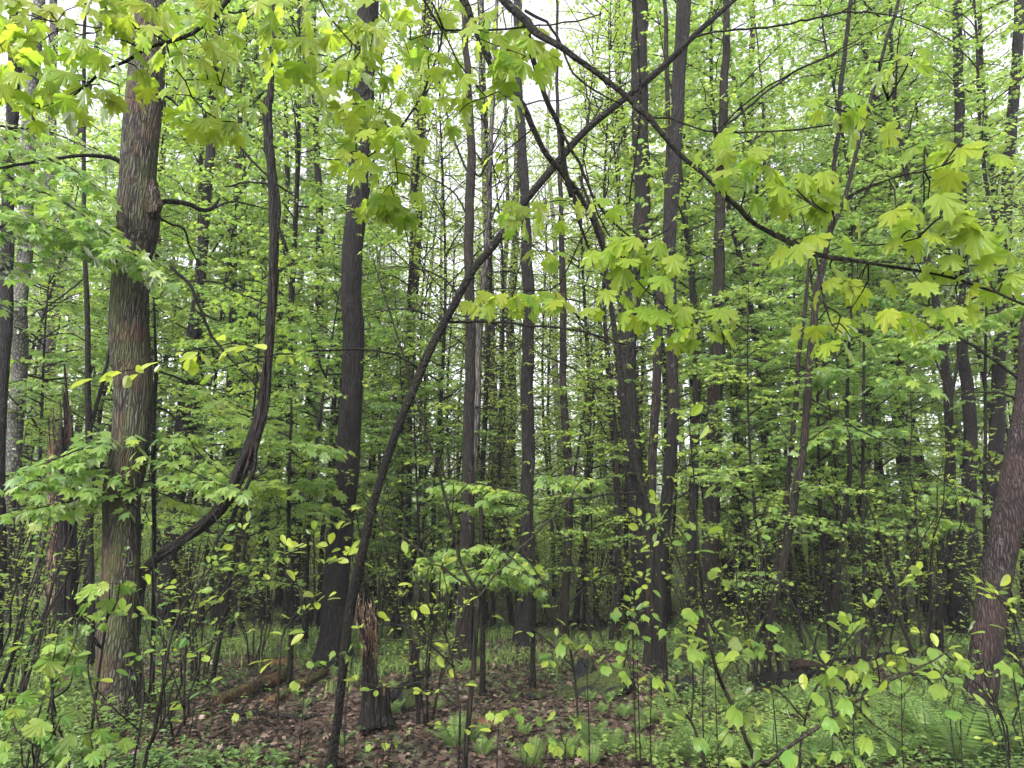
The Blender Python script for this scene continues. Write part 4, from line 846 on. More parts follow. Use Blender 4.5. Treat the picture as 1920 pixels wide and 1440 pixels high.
# ------------------------------------------------------------------ overhanging branches close to the camera
def over_branch(label, zc, lines, clusters, mk='limb', tint=.7, leafmat_='leaf_fg', zj=.25):
    polys = []; l0 = lines[0] if not isinstance(lines[0][0], (int, float)) else lines[0][2]; base = PF(l0[0][0], l0[0][1], zc)
    e = empty('overhanging_branch', base, label, 'branch', 'branches hanging over the camera')
    for k, ln in enumerate(lines):
        z0 = zc; z1 = zc
        if isinstance(ln[0], (int, float)): z0, z1, ln = ln[0], ln[1], ln[2]
        pts = [PF(u, v, z0 + (z1 - z0) * i / max(1, len(ln) - 1)) for i, (u, v, w) in enumerate(ln)]
        rad = [w * .5 / F * depthof(p) for p, (u, v, w) in zip(pts, ln)]
        P3, R = smooth(pts, rad, .04); P3[1:-1] += rng.normal(0, .0016, (len(P3) - 2, 3))
        mb = MB(); big = max(w for _, _, w in ln)
        tube(mb, P3 - base, R, 12 if big > 7 else 7, 0, .14 if big > 7 else .1, seed=k * 3.3 + zc, shag=.0035 if big > 7 else 0)
        part('stem' if k == 0 else 'side_branch', mb, [M[mk]], e); polys.append(P3)
    allp = np.vstack(polys); fo = tw = MB()
    LP, LD, LN, LS, LT, PS, PD, PL = [], [], [], [], [], [], [], []
    for c in clusters:
        u, v, px, n = c[:4]; px = px * .80; n = n + (1 if n > 1 else 0); dz = c[4] if len(c) > 4 else rng.uniform(-zj, zj); z = zc + dz if len(c) <= 5 else c[5]
        ls = px / F * z * .93; node = PF(u, v - px * .35, z)
        d2 = np.linalg.norm((allp - node) * 1.0, axis=1); q = allp[np.argmin(d2)]
        dist = np.linalg.norm(node - q)
        mid = (q + node) / 2 + np.array([rng.normal(0, .1) * dist, rng.normal(0, .1) * dist, .10 * dist])
        P3, R = smooth([q, mid, node], [.0028, .0022, .0014], .03)
        tube(tw, P3 - base, R, 5, 0, .1, cap=False)
        a0 = rng.uniform(0, 6.28); nodes = [(node, n)]
        if dist > .35: nodes.append((P3[int(len(P3) * .68)], 1 if n < 3 else 2))
        for nd, m in nodes:
            for i in range(m):
                a = a0 + i * 6.283 / m + rng.normal(0, .35); out = np.array([math.cos(a), math.sin(a), 0]); pl = ls * rng.uniform(.35, .95)
                pd = out * .9 - UP * rng.uniform(.1, .6)
                b = nd + nz(pd[None])[0] * pl
                PS.append(nd); PD.append(pd); PL.append(pl)
                hang = rng.uniform(.5, 1.5); ld = out * rng.uniform(.35, .8) - UP * hang
                LP.append(b); LD.append(ld); LN.append(out * rng.uniform(.3, .8) + UP * .8 + np.array([0, -.25, 0]) + rng.normal(0, .3, 3)); LS.append(ls * rng.uniform(.75, 1.15)); LT.append(np.clip(rng.normal(tint, .16), 0, 1))
    if LP:
        twig_batch(tw, np.array(PS) - base, np.array(PD), np.array(PL), .0011, .1)
        leafset(fo, T_MAPLE, np.array(LP) - base, np.array(LD), np.array(LN), np.array(LS), np.array(LT), mat=1, sm=True)
        part('foliage', fo, [M['twig'], M[leafmat_]], e)
    return e
C = lambda s: [(float(a[0]), float(a[1]), float(a[2]), int(a[3])) for a in (q.split(',') for q in s.split())]

over_branch('wiry black branch with yellow green maple leaves across the top left corner', 2.6,
    [[(560, -160, 10), (500, -80, 8), (430, -5, 7), (400, 35, 7), (362, 62, 6), (310, 80, 6), (270, 95, 5), (235, 115, 4), (200, 130, 4), (160, 160, 3), (138, 178, 2)],
     [(312, 80, 4), (285, 62, 3), (255, 54, 3), (200, 53, 3), (130, 45, 3), (60, 30, 2.5), (0, 8, 2.5), (-60, -10, 2)],
     [(312, 82, 4), (330, 128, 3), (348, 152, 3), (360, 182, 3), (385, 208, 3), (415, 228, 2)],
     [(270, 93, 3), (240, 78, 3), (215, 55, 3), (203, 25, 2.5), (193, -5, 2)], [(408, 22, 3), (440, 26, 3), (490, 12, 3), (520, -2, 3), (560, -20, 2)],
     [(348, 150, 2.5), (390, 152, 2), (440, 172, 2), (485, 185, 1.5)], [(200, 52, 2), (150, 65, 2), (60, 25, 2)], [(160, 160, 2), (110, 190, 2), (75, 204, 1.5), (35, 198, 1.2)]],
    C('20,20,66,3 50,60,60,3 95,40,62,3 150,30,66,3 198,14,75,3 235,45,60,3 275,30,72,3 325,40,60,3 350,15,60,2 395,22,58,3 140,90,64,3 180,105,66,3 215,90,58,2 250,70,60,2 300,72,58,2 385,70,56,2 420,95,58,2 395,130,60,3 432,128,62,3 470,95,55,2 490,30,60,3 540,20,60,3 20,180,66,3 60,160,64,3 95,185,64,3 130,165,60,3 165,180,58,3 200,195,56,3 225,190,50,2 50,215,58,2 130,205,54,2 265,150,52,3 305,135,58,2 345,118,60,3 370,165,58,3 392,190,56,2 415,240,62,3 450,250,58,3 385,235,56,3 445,190,50,2 475,200,46,2 5,110,60,2 40,120,50,2 450,60,55,2 365,100,50,2 110,120,55,2 75,95,55,2 10,60,60,2 330,190,48,2'))
over_branch('forking black twig with pale green maple leaves left of the thick crossing branches', 2.7,
    [[(760, -90, 6), (795, 0, 5), (812, 28, 5), (830, 57, 5), (818, 110, 4), (806, 145, 4), (790, 182, 4), (763, 222, 4), (738, 258, 4), (715, 277, 3), (690, 292, 3), (640, 300, 2.5), (600, 296, 2)],
     [(770, -90, 5), (808, 0, 4), (820, 28, 4), (832, 56, 5)], [(832, 57, 5), (880, 58, 4), (950, 54, 4), (1010, 48, 3), (1080, 40, 3), (1130, 25, 2)],
     [(832, 60, 3), (848, 95, 3), (875, 138, 3), (912, 182, 2)], [(738, 258, 3), (742, 300, 2.5), (746, 345, 2)], [(830, 62, 2.5), (800, 65, 2), (770, 75, 2), (740, 55, 1.5)], [(835, 62, 2), (880, 66, 2), (930, 85, 2), (985, 105, 1.5)],
     [(590, -60, 3), (600, 0, 3), (625, 40, 3), (660, 80, 3), (690, 110, 2.5), (715, 145, 2)], [(520, -60, 3), (505, 5, 3), (520, 20, 2.5), (545, 45, 2), (557, 68, 1.5)]],
    C('520,70,58,3 548,55,50,2 560,105,62,3 548,135,56,3 580,90,58,2 600,150,50,2 575,165,46,2 625,25,72,3 650,50,70,3 690,20,66,3 700,80,70,3 670,85,66,3 650,130,60,3 690,140,55,2 715,150,40,2 760,55,42,2 755,10,66,3 790,95,54,3 770,125,50,2 810,115,50,2 845,15,60,2 835,125,56,3 865,165,58,3 890,70,46,2 910,75,52,2 905,40,42,2 945,30,60,2 960,75,66,3 990,100,72,3 975,135,66,3 945,120,60,3 1010,75,60,2 870,200,50,2 915,225,66,1 945,195,56,2 905,185,44,2 650,190,60,3 680,215,60,3 715,232,58,3 645,225,56,2 745,250,46,2 770,165,46,2 765,265,48,2 790,255,44,2 705,255,50,2 655,300,50,3 690,320,54,3 720,300,50,2 745,318,42,2 715,380,54,4 745,400,56,4 700,395,48,3 770,375,48,2 725,350,44,2 795,20,50,2 820,180,46,2 850,235,44,2 660,255,54,2'))
over_branch('thick black mossy branch drooping from the top centre', 3.3,
    [[(800, -260, 24), (840, -100, 20), (870, 0, 15), (888, 45, 13), (910, 95, 13), (928, 135, 12), (955, 170, 11), (980, 198, 12), (998, 235, 11), (1015, 275, 10), (1040, 308, 11), (1062, 332, 10), (1082, 360, 9), (1102, 395, 9), (1122, 440, 8), (1135, 482, 8)],
     [(1075, 345, 7), (1078, 380, 7), (1085, 415, 6), (1098, 450, 5), (1106, 472, 3)], [(980, 198, 3), (1010, 190, 3), (1050, 188, 2), (1090, 175, 1.5)], [(1000, 240, 3), (975, 262, 3), (945, 285, 2.5), (925, 315, 2)], [(1106, 460, 3), (1095, 480, 2), (1085, 490, 1.5)]],
    C('960,400,52,3 1000,398,48,3 1032,405,50,3 1055,385,44,2 975,425,44,2 1012,482,42,3 1045,485,40,3 935,300,30,2'))
over_branch('long black branch sweeping from the top centre to the right edge, large leaves', 2.5,
    [[2.9, 1.8, [(860, -160, 22), (905, -60, 18), (945, 0, 16), (968, 22, 15), (990, 42, 14), (1005, 62, 13), (1032, 78, 12), (1062, 96, 11), (1100, 125, 10), (1160, 170, 10), (1215, 220, 10), (1260, 275, 9), (1320, 330, 8), (1370, 376, 8), (1420, 422, 7), (1480, 457, 7), (1530, 478, 6), (1600, 489, 5), (1700, 502, 5), (1800, 525, 4), (1900, 562, 3), (1960, 590, 2)]],
     [2.85, 2.8, [(985, 45, 12), (992, 75, 11), (998, 110, 10), (1008, 140, 10), (1022, 180, 9), (1040, 220, 9), (1053, 250, 9), (1056, 290, 8), (1062, 330, 8), (1072, 370, 7)]],
     [2.8, 2.7, [(1055, 252, 6), (1075, 285, 6), (1095, 325, 6), (1110, 365, 5), (1130, 395, 5), (1165, 430, 4), (1185, 447, 4), (1220, 448, 3), (1260, 425, 2)]],
     [2.85, 2.7, [(985, 20, 6), (1005, 30, 6), (1025, 42, 5), (1045, 70, 5), (1062, 110, 4), (1075, 138, 4), (1110, 165, 4), (1140, 185, 3), (1165, 195, 3)]],
     [2.4, 2.0, [(1215, 220, 4), (1255, 222, 4), (1300, 238, 3), (1352, 248, 3), (1420, 247, 3), (1500, 243, 3), (1560, 232, 3), (1610, 215, 3), (1665, 188, 2)]],
     [2.4, 2.3, [(1352, 245, 2), (1375, 275, 2), (1408, 262, 2)]], [2.5, 2.2, [(1352, 240, 3), (1385, 205, 3), (1440, 160, 3), (1510, 125, 3), (1560, 105, 2), (1630, 70, 1.5)]],
     [2.0, 1.9, [(1530, 478, 4), (1534, 510, 3), (1545, 570, 3), (1560, 610, 2), (1580, 625, 2)]], [2.0, 1.75, [(1585, 372, 3), (1640, 345, 3), (1700, 327, 3), (1765, 310, 2), (1790, 290, 2)]],
     [2.0, 1.7, [(1615, 460, 3), (1680, 455, 3), (1720, 445, 3), (1755, 415, 2), (1768, 395, 2)]], [1.9, 1.8, [(1710, 505, 3), (1718, 525, 2), (1735, 535, 2), (1800, 535, 2), (1850, 520, 1.5)]],
     [2.6, 2.5, [(1095, 300, 3), (1120, 400, 3), (1190, 520, 3), (1230, 560, 2), (1290, 600, 2), (1340, 590, 1.5)]], [2.2, 1.9, [(1590, 372, 2), (1560, 400, 2), (1520, 385, 1.5), (1480, 400, 1)]]],
    [c + (0, z) for z, s in ((2.1, '1345,275,62,2 1392,300,56,2 1365,335,58,2 1425,325,60,3 1452,290,48,1 1440,370,58,2 1475,375,60,2 1530,345,60,2 1520,385,62,2 1560,385,58,2 1495,340,56,2 1590,410,46,1 1505,465,66,2 1560,455,60,2 1530,500,48,1 1565,535,58,2 1615,540,60,2 1535,615,56,2 1590,605,58,2 1560,650,62,2 1600,655,56,1'),
                             (1.9, '1540,205,62,2 1600,200,62,3 1625,240,72,2 1575,230,55,1 1650,125,52,2 1685,140,55,2 1715,105,50,1 1735,285,62,2 1800,255,58,1 1805,310,76,2 1680,410,72,2 1740,400,76,2 1705,450,66,2 1780,425,80,2 1835,440,84,3 1865,495,66,2 1690,590,68,2 1740,605,64,2 1795,580,62,2 1860,545,62,2 1905,530,60,2 1810,525,52,2 1765,500,62,2 1720,540,60,1'),
                             (2.55, '1130,385,46,2 1130,482,52,2 1165,465,60,3 1210,465,66,3 1245,490,62,2 1190,510,62,3 1232,545,60,2 1150,560,52,2 1130,585,50,2 1190,590,52,2 1235,600,56,3 1285,585,58,2 1330,600,62,3 1300,630,54,2 1265,630,48,2 1350,625,52,1')) for c in C(s)])
over_branch('thin twig of maple leaves hanging in the centre, right of the leaning tree', 2.9,
    [[(1180, 380, 3), (1130, 400, 3), (1090, 450, 3), (1050, 530, 3), (1010, 545, 2.5), (950, 540, 2), (890, 545, 1.5)], [(1180, 380, 3), (1200, 200, 4), (1190, 0, 5), (1180, -200, 6)]],
    C('890,570,40,3 920,560,46,3 955,560,48,3 985,565,46,3 1015,555,46,3 1045,572,44,3 910,585,40,2 970,585,40,2'))

# ------------------------------------------------------------------ seedlings with big leaves
def seedling(label, u, v, D0, tips, px, mk='twig', tint=.5, tp=T_GOOSE, name='maple_seedling', lm='leaf_seed', foot=None, w=2.2, n=(2, 4)):
    """tips: pixel places of leaf clusters; u,v: a stem waypoint; foot at ground below"""
    fu = foot if foot is not None else u
    g = P(fu, 1200, D0); g[2] = hgt(g[0], g[1]); e = empty(name, g, label, 'seedling', 'seedlings near the camera')
    st, fo = MB(), MB(); way = P(u, v, D0); PS, PD, PL = [], [], []
    LP, LD, LN, LS = [], [], [], []
    P0, R0 = smooth([g - UP * .05, (g + way) / 2 + rng.normal(0, .02, 3), way], [w * .7 / F * D0, w * .55 / F * D0, w * .4 / F * D0], .05); tube(st, P0 - g, R0, 6, 0, .1)
    for t in tips:
        tu, tv = t[:2]; s_ = (t[2] if len(t) > 2 else px); D = D0 + rng.uniform(-.2, .2)
        ls = s_ * .64 / F * D; tp_ = P(tu, tv - s_ * .3, D)
        if math.hypot(tu - u, tv - v) > 12:
            k = P0[np.argmin(np.linalg.norm(P0 - (tp_ - UP * .15), axis=1))]
            Q, R = smooth([k, (k + tp_) / 2 - UP * .02 + rng.normal(0, .012, 3), tp_], [w * .35 / F * D, w * .3 / F * D, w * .2 / F * D], .04); tube(st, Q - g, R, 5, 0, .1)
        m = rng.integers(*n); a0 = rng.uniform(0, 6.28)
        for i in range(m):
            a = a0 + i * 6.283 / m + rng.normal(0, .25); out = np.array([math.cos(a), math.sin(a), 0]); pl = ls * rng.uniform(.3, .7)
            pd = out * .9 + UP * rng.uniform(-.1, .3); b = tp_ + nz(pd[None])[0] * pl; PS.append(tp_); PD.append(pd); PL.append(pl)
            LP.append(b); LD.append(out * .8 - UP * rng.uniform(.15, .9)); LN.append(UP + out * .25 + np.array([0, -.35, 0]) + rng.normal(0, .18, 3)); LS.append(ls * rng.uniform(.65, 1.1))
    twig_batch(st, np.array(PS) - g, np.array(PD), np.array(PL), .0019, .05)
    leafset(fo, tp, np.array(LP) - g, np.array(LD), np.array(LN), np.array(LS), np.clip(rng.normal(tint, .2, len(LS)), 0, 1), mat=0, sm=True)
    part('stem', st, [M[mk]], e); part('foliage', fo, [M[lm]], e); return e
for a in (
    ('seedling with a crown of drooping leaves left of the double trunk', 1185, 1150, 4.6, [(1175, 1158), (1215, 1165), (1190, 1185)], 36),
    ('low seedling with broad leaves in front of the mossy rocks, left side', 1100, 1235, 4.5, [(1070, 1218), (1105, 1222), (1135, 1255), (1060, 1205)], 36),
    ('seedling with pointed leaves above the mossy rocks', 1195, 1225, 4.6, [(1165, 1215), (1195, 1205), (1140, 1250), (1175, 1240)], 36),
    ('single stem seedling with one bright leaf right of the mossy rocks', 1222, 1270, 4.4, [(1220, 1285), (1180, 1275)], 40),
    ('seedling with notched leaves just right of the double trunk', 1320, 1190, 4.2, [(1280, 1205), (1318, 1185), (1345, 1200), (1305, 1160), (1262, 1195)], 44),
    ('leaning seedling with paired drooping leaves below the brown green trunk', 1340, 1235, 3.9, [(1290, 1235), (1345, 1245), (1375, 1245), (1330, 1240)], 48),
    ('bushy little seedling below the pinkish pine trunk', 1437, 1200, 4.3, [(1405, 1215), (1440, 1180), (1415, 1235), (1450, 1225)], 42),
    ('low seedling with large pale leaves, left end of the diagonal stem group', 1600, 1300, 3.9, [(1585, 1265), (1620, 1275), (1560, 1280), (1640, 1260)], 50),
    ('low seedling with large bright leaves on the diagonal stem at the lower right', 1690, 1310, 3.8, [(1650, 1285), (1695, 1290), (1720, 1255), (1680, 1250)], 52),
    ('seedling with drooping leaves left of the leaning pinkish pine', 1775, 1280, 4.2, [(1750, 1250), (1790, 1275), (1805, 1255), (1745, 1230), (1790, 1305)], 46),
    ('small seedling with round leaves in front of the leaning pinkish pine', 1800, 1330, 3.9, [(1790, 1340), (1815, 1310)], 42),
    ('seedling at the right edge beside the leaning pinkish pine', 1900, 1260, 4.2, [(1890, 1260), (1915, 1280)], 44),
    ('small seedling with one notched leaf among the dead leaves, centre bottom', 935, 1350, 4.3, [(930, 1345)], 34),
    ('low seedling with round leaves at the bottom centre, right of the mossy log', 990, 1390, 4.0, [(960, 1350), (995, 1360), (1015, 1395), (975, 1405)], 36),
    ('low seedling with round leaves at the bottom, below the mossy rocks', 1060, 1400, 3.9, [(1050, 1355), (1085, 1360), (1045, 1400), (1085, 1410)], 38),
    ('wide leaved seedling at the bottom, below the brown green trunk', 1330, 1430, 3.2, [(1300, 1395), (1375, 1390), (1400, 1350)], 54),
    ('wide leaved seedling at the bottom right, left of the large fern clump', 1600, 1440, 3.1, [(1590, 1430), (1640, 1400), (1500, 1425), (1560, 1360)], 50),
    ('broad leaved seedling with a pale leaf in front of the dark fallen log', 1560, 1380, 3.6, [(1565, 1345), (1600, 1330), (1540, 1310)], 46),
    ('small seedling beside the foot of the splintered stump', 660, 1230, 5.2, [(665, 1215), (640, 1235)], 30),
    ('tiny bright seedling left of the splintered stump', 570, 1300, 5.2, [(560, 1285), (590, 1250), (455, 1345)], 26),
    ('tiny pale seedling among dead leaves at the bottom left', 710, 1400, 4.2, [(705, 1405), (735, 1400)], 26)):
    seedling(*a, mk='twig', tint=.55 if 'pale' in a[0] or 'bright' in a[0] else .42)
for a in (
    ('tall seedling with large bright leaves in front of the burled oak', 200, 1160, 4.0, [(205, 1115, 66), (185, 1145, 58), (160, 1170, 46), (225, 1110, 50), (175, 1185, 40)], 56),
    ('seedling with large drooping leaves left of the burled oak foot', 100, 1290, 3.7, [(125, 1230, 76), (85, 1250, 60), (140, 1260, 60), (105, 1225, 50)], 70),
    ('seedling with broad dark green leaves in the bottom left corner', 70, 1400, 3.2, [(115, 1365, 76), (75, 1375, 70), (40, 1410, 78), (20, 1350, 60), (140, 1400, 50)], 76),
    ('seedling cut by the left edge with hanging pale leaves', 0, 1330, 3.6, [(15, 1320, 56), (-10, 1350, 60), (25, 1360, 60)], 56),
    ('wide leaved seedling in front of the burled oak foot', 190, 1420, 3.2, [(205, 1410, 66), (170, 1390, 56), (150, 1435, 70), (60, 1435, 80)], 66)):
    seedling(*a, tint=.35, tp=T_MAPLE, n=(2, 4), w=5)

# foreground shrubs with small oval leaves, traced stems
def traced_shrub(label, D, stems, lpx=20, mk='twig', tint=.55, keep=.8, gap=.2, tw=.14):
    u0, v0 = stems[0][0][:2]; g = P(u0, 1300, D); g[2] = hgt(g[0], g[1]); e = empty('shrub', g, label, 'shrub', 'leggy shrubs near the camera'); st, fo = MB(), MB(); sub = []
    for s in stems:
        pts = [P(u, v, D + rng.uniform(-.08, .08)) for u, v, w in s]; rad = [w * .5 / F * D for *_, w in s]
        if s[0][1] > 1400: pts.insert(0, np.array([pts[0][0], pts[0][1], float(hgt(pts[0][0], pts[0][1])) - .1])) if pts[0][2] > hgt(pts[0][0], pts[0][1]) else None; rad = [rad[0]] * (len(pts) - len(rad)) + rad
        Q, R = smooth(pts, rad, .05); tube(st, Q - g, R, 6, 0, .12)
        leafy_branch(fo, Q - g, tw, gap, lpx / F * D, .07, T_OBO, tint, start=.35, flat=.8, droop=-.1, tr=.002, hang=-.1, keep=keep, tj=.5)
    part('stem', st, [M[mk]], e); part('foliage', fo, [M['twig'], M['leaf_shrub']], e)
traced_shrub('tall leggy black stemmed shrub with small oval leaves, right of the burled oak', 3.9, [[(270, 1440, 7), (290, 1370, 6), (305, 1290, 6), (312, 1240, 5), (325, 1180, 5), (345, 1135, 4), (370, 1100, 4), (398, 1062, 3)], [(305, 1290, 3), (340, 1240, 3), (400, 1200, 2), (450, 1190, 2)], [(250, 1440, 5), (262, 1370, 4), (270, 1290, 4), (262, 1220, 3), (240, 1170, 3)], [(285, 1390, 3), (320, 1330, 3), (380, 1290, 2)], [(398, 1062, 2), (430, 1060, 2), (455, 1055, 1.5)], [(262, 1370, 3), (215, 1330, 3), (180, 1290, 2)]])
traced_shrub('leggy black stemmed shrub with small oval leaves, in the lower left corner', 3.7, [[(105, 1440, 6), (98, 1350, 5), (97, 1275, 5), (75, 1240, 4), (65, 1200, 3)], [(97, 1290, 4), (125, 1240, 3), (145, 1180, 3), (128, 1140, 2)], [(50, 1440, 5), (62, 1380, 4), (78, 1320, 4)], [(130, 1440, 4), (112, 1370, 4), (97, 1300, 4)], [(190, 1440, 4), (182, 1340, 4), (165, 1250, 3), (180, 1180, 2)]], tint=.5)
traced_shrub('upright shrub with oval leaves between the bent vine and the straight dark oak', 5.0, [[(345, 1360, 4), (350, 1200, 4), (380, 1080, 3), (410, 1000, 3), (400, 960, 2)], [(350, 1200, 3), (420, 1110, 3), (500, 1060, 2), (530, 1040, 2)], [(345, 1330, 3), (300, 1180, 3), (290, 1080, 2), (285, 1000, 2)], [(500, 1060, 2), (570, 1020, 2), (620, 1000, 1.5)], [(420, 1110, 2), (450, 1050, 2), (460, 1000, 1.5)]], lpx=20, tint=.65)
traced_shrub('thin twig shrub with hanging leaves beside the straight dark oak', 5.6, [[(520, 1330, 4), (525, 1240, 4), (535, 1180, 3), (590, 1140, 3), (600, 1130, 2)], [(535, 1180, 3), (560, 1140, 2), (600, 1070, 2), (640, 1050, 2)], [(590, 1140, 3), (560, 1100, 2), (540, 1040, 2)], [(600, 1070, 2), (620, 1040, 2), (660, 1050, 1.5)]], lpx=25, tint=.75, gap=.16)
traced_shrub('tall thin black shrub crossing the brown green trunk', 3.9, [[(1415, 1440, 7), (1400, 1390, 7), (1382, 1340, 7), (1362, 1300, 7), (1345, 1260, 6), (1330, 1200, 6), (1320, 1140, 5), (1312, 1060, 4), (1306, 980, 4), (1300, 880, 3), (1292, 800, 2)], [(1330, 1200, 4), (1290, 1170, 3), (1262, 1140, 2)], [(1320, 1140, 3), (1350, 1080, 3), (1400, 1010, 2), (1440, 980, 1.5)], [(1320, 1440, 6), (1310, 1390, 5), (1295, 1350, 5), (1275, 1330, 3)], [(1295, 1350, 4), (1300, 1300, 3), (1298, 1240, 3)], [(1312, 1060, 3), (1280, 1000, 2), (1240, 960, 1.5)]], lpx=27, tint=.6, gap=.26)
traced_shrub('pale grey stem rising diagonally to the right above the ferns', 3.5, [[(1405, 1450, 7), (1440, 1430, 7), (1480, 1400, 6), (1540, 1360, 6), (1600, 1318, 6), (1650, 1285, 5), (1700, 1262, 4), (1760, 1233, 3), (1800, 1200, 2)], [(1600, 1318, 3), (1640, 1360, 3), (1700, 1400, 2)], [(1650, 1285, 3), (1640, 1230, 3), (1600, 1190, 2)], [(1700, 1262, 3), (1750, 1270, 2)]], lpx=25, mk='pale_twig', gap=.35)
traced_shrub('arching thin shrub with round leaves in front of the leaning pinkish pine', 4.6, [[(1960, 1420, 5), (1940, 1300, 4), (1915, 1200, 4), (1895, 1150, 3), (1870, 1120, 2)], [(1940, 1300, 3), (1900, 1150, 3), (1860, 1110, 2), (1840, 1100, 1.5)], [(1890, 1420, 4), (1870, 1330, 3), (1800, 1250, 3), (1740, 1200, 2)]], lpx=22, tint=.75)
traced_shrub('sparse shrub with oval leaves below the fat pinkish pine', 4.2, [[(1500, 1440, 5), (1510, 1350, 4), (1535, 1280, 4), (1560, 1240, 3), (1570, 1220, 2)], [(1510, 1350, 3), (1450, 1290, 3), (1400, 1300, 2)], [(1535, 1280, 3), (1590, 1200, 3), (1640, 1140, 2), (1700, 1090, 1.5)]], lpx=25, tint=.6)
traced_shrub('thin arching shrub left of the forked brown sapling', 4.8, [[(860, 1430, 4), (862, 1330, 4), (850, 1250, 4), (835, 1190, 3), (800, 1130, 3), (770, 1060, 2)], [(850, 1250, 3), (790, 1195, 3), (740, 1170, 2), (690, 1180, 1.5)], [(862, 1330, 3), (800, 1280, 3), (740, 1290, 3), (680, 1280, 2)], [(835, 1190, 3), (840, 1120, 2), (830, 1070, 1.5)]], lpx=20, tint=.75, gap=.24)
traced_shrub('branchy thin shrub in front of the straight black trunk', 5.4, [[(1085, 1370, 4), (1075, 1250, 4), (1050, 1150, 4), (1010, 1080, 3), (970, 1020, 3)], [(1050, 1150, 3), (1100, 1100, 3), (1190, 1040, 2), (1230, 990, 1.5)], [(1075, 1250, 3), (1000, 1180, 3), (960, 1170, 2)], [(1170, 1250, 3), (1200, 1100, 3), (1220, 1030, 2), (1200, 980, 1.5)]], lpx=20, tint=.65)

# ------------------------------------------------------------------ ferns
def mk_fern(key, nf, L):
    st, fo = MB(), MB()
    for i in range(nf):
        az = i * 6.283 / nf + rng.normal(0, .3); ll = L * rng.uniform(.65, 1.1); n = 14; t = np.linspace(0, 1, n); lean = rng.uniform(.35, .85)
        x = ll * lean * (t + .35 * t ** 2) * .75; z = ll * (t * (1.1 - lean * .3) - .38 * lean * t ** 2.4)
        p = np.column_stack([np.cos(az) * x, np.sin(az) * x, z - .02]); tube(st, p, np.linspace(.0032, .0008, n), 4, 0, cap=False)
        m = 18; q = np.linspace(.16, .985, m); pos = np.stack([np.interp(q, t, p[:, k]) for k in range(3)], 1)
        T = nz(np.stack([np.gradient(pos[:, k]) for k in range(3)], 1)); S_ = nz(np.cross(T, UP) + np.array([1e-6, 0, 0])); N = np.cross(S_, T)
        ln = ll * .24 * np.sin(np.pi * np.clip(q ** .75, 0, 1)) ** .8 + .012
        for sg in (-1, 1):
            leafset(fo, T_PIN, pos, S_ * sg + T * .35 - UP * .12 + rng.normal(0, .07, (m, 3)), N, ln * 1.0, np.clip(rng.normal(.5, .12, m), 0, 1), mat=0)
    PROTO[key] = (st.mesh('stem', [M['twig']]), fo.mesh('frond', [M['fern']]))
mk_fern('fern_a', 8, .52); mk_fern('fern_b', 10, .6); mk_fern('fern_c', 6, .42); mk_fern('fern_d', 7, .36)
ferns = [(735, 1345, .8), (855, 1405, .9), (880, 1395, .8), (905, 1420, .8), (1060, 1425, .9), (1105, 1400, .8), (1110, 1440, .9), (1170, 1350, .8), (1215, 1360, .75), (1265, 1370, .8), (1240, 1330, .7), (1330, 1385, .8), (1370, 1345, .75), (1400, 1330, .7), (1460, 1345, .9), (1480, 1330, .8), (1520, 1315, .8), (1540, 1340, .9), (1570, 1375, .8), (1500, 1380, .7), (1450, 1425, .8),
         (1310, 1440, .9), (1280, 1425, .8), (1350, 1435, .8), (1395, 1440, .8), (1530, 1440, .8), (1500, 1445, .9), (1640, 1440, .8), (1690, 1430, .9), (1740, 1400, 1.0), (1770, 1430, 1.0), (1830, 1440, 1.25), (1860, 1415, 1.2), (1800, 1440, 1.1), (1900, 1370, 1.0), (1880, 1350, .9), (1850, 1340, .9), (1790, 1370, .9), (1740, 1360, .8), (1690, 1360, .8), (1660, 1330, .7), (1620, 1390, .8), (1915, 1430, 1.1), (1915, 1330, .9), (1780, 1330, .7), (1620, 1320, .7),
         (760, 1320, .6), (470, 1430, .6), (520, 1440, .6), (1150, 1420, .7), (1200, 1410, .8), (1230, 1435, .8), (640, 1400, .5), (1000, 1440, .7), (1430, 1390, .7), (1590, 1440, .8), (1350, 1300, .6), (1290, 1320, .65), (1610, 1280, .6), (1700, 1290, .6), (300, 1210, .7), (430, 1200, .6), (380, 1150, .6), (1880, 1250, .7), (1720, 1220, .6), (1130, 1340, .6), (80, 1440, .6), (390, 1440, .6)]
for k in range(70):
    v = rng.uniform(1190, 1430); u = rng.uniform(0, 1920)
    if not (330 < u < 720 and v > 1330) and not (860 < u < 1050 and v < 1340): ferns.append((u, v, rng.uniform(.45, .64)))
for i, (u, v, s) in enumerate(ferns):
    g = ground_at(u, v); e = empty('fern', (g[0], g[1], g[2]), None, 'fern', 'ferns on the forest floor', rng.uniform(0, 6.28), s * (.85 if v > 1395 and u > 1200 else .68))
    for nm, me in zip(('stem', 'frond'), PROTO['fern_' + 'abcd'[i % 4] if s > .65 else 'fern_d']): part(nm, me, None, e)
    SCAT.append((e, u, g[1], 'green fern clump'))

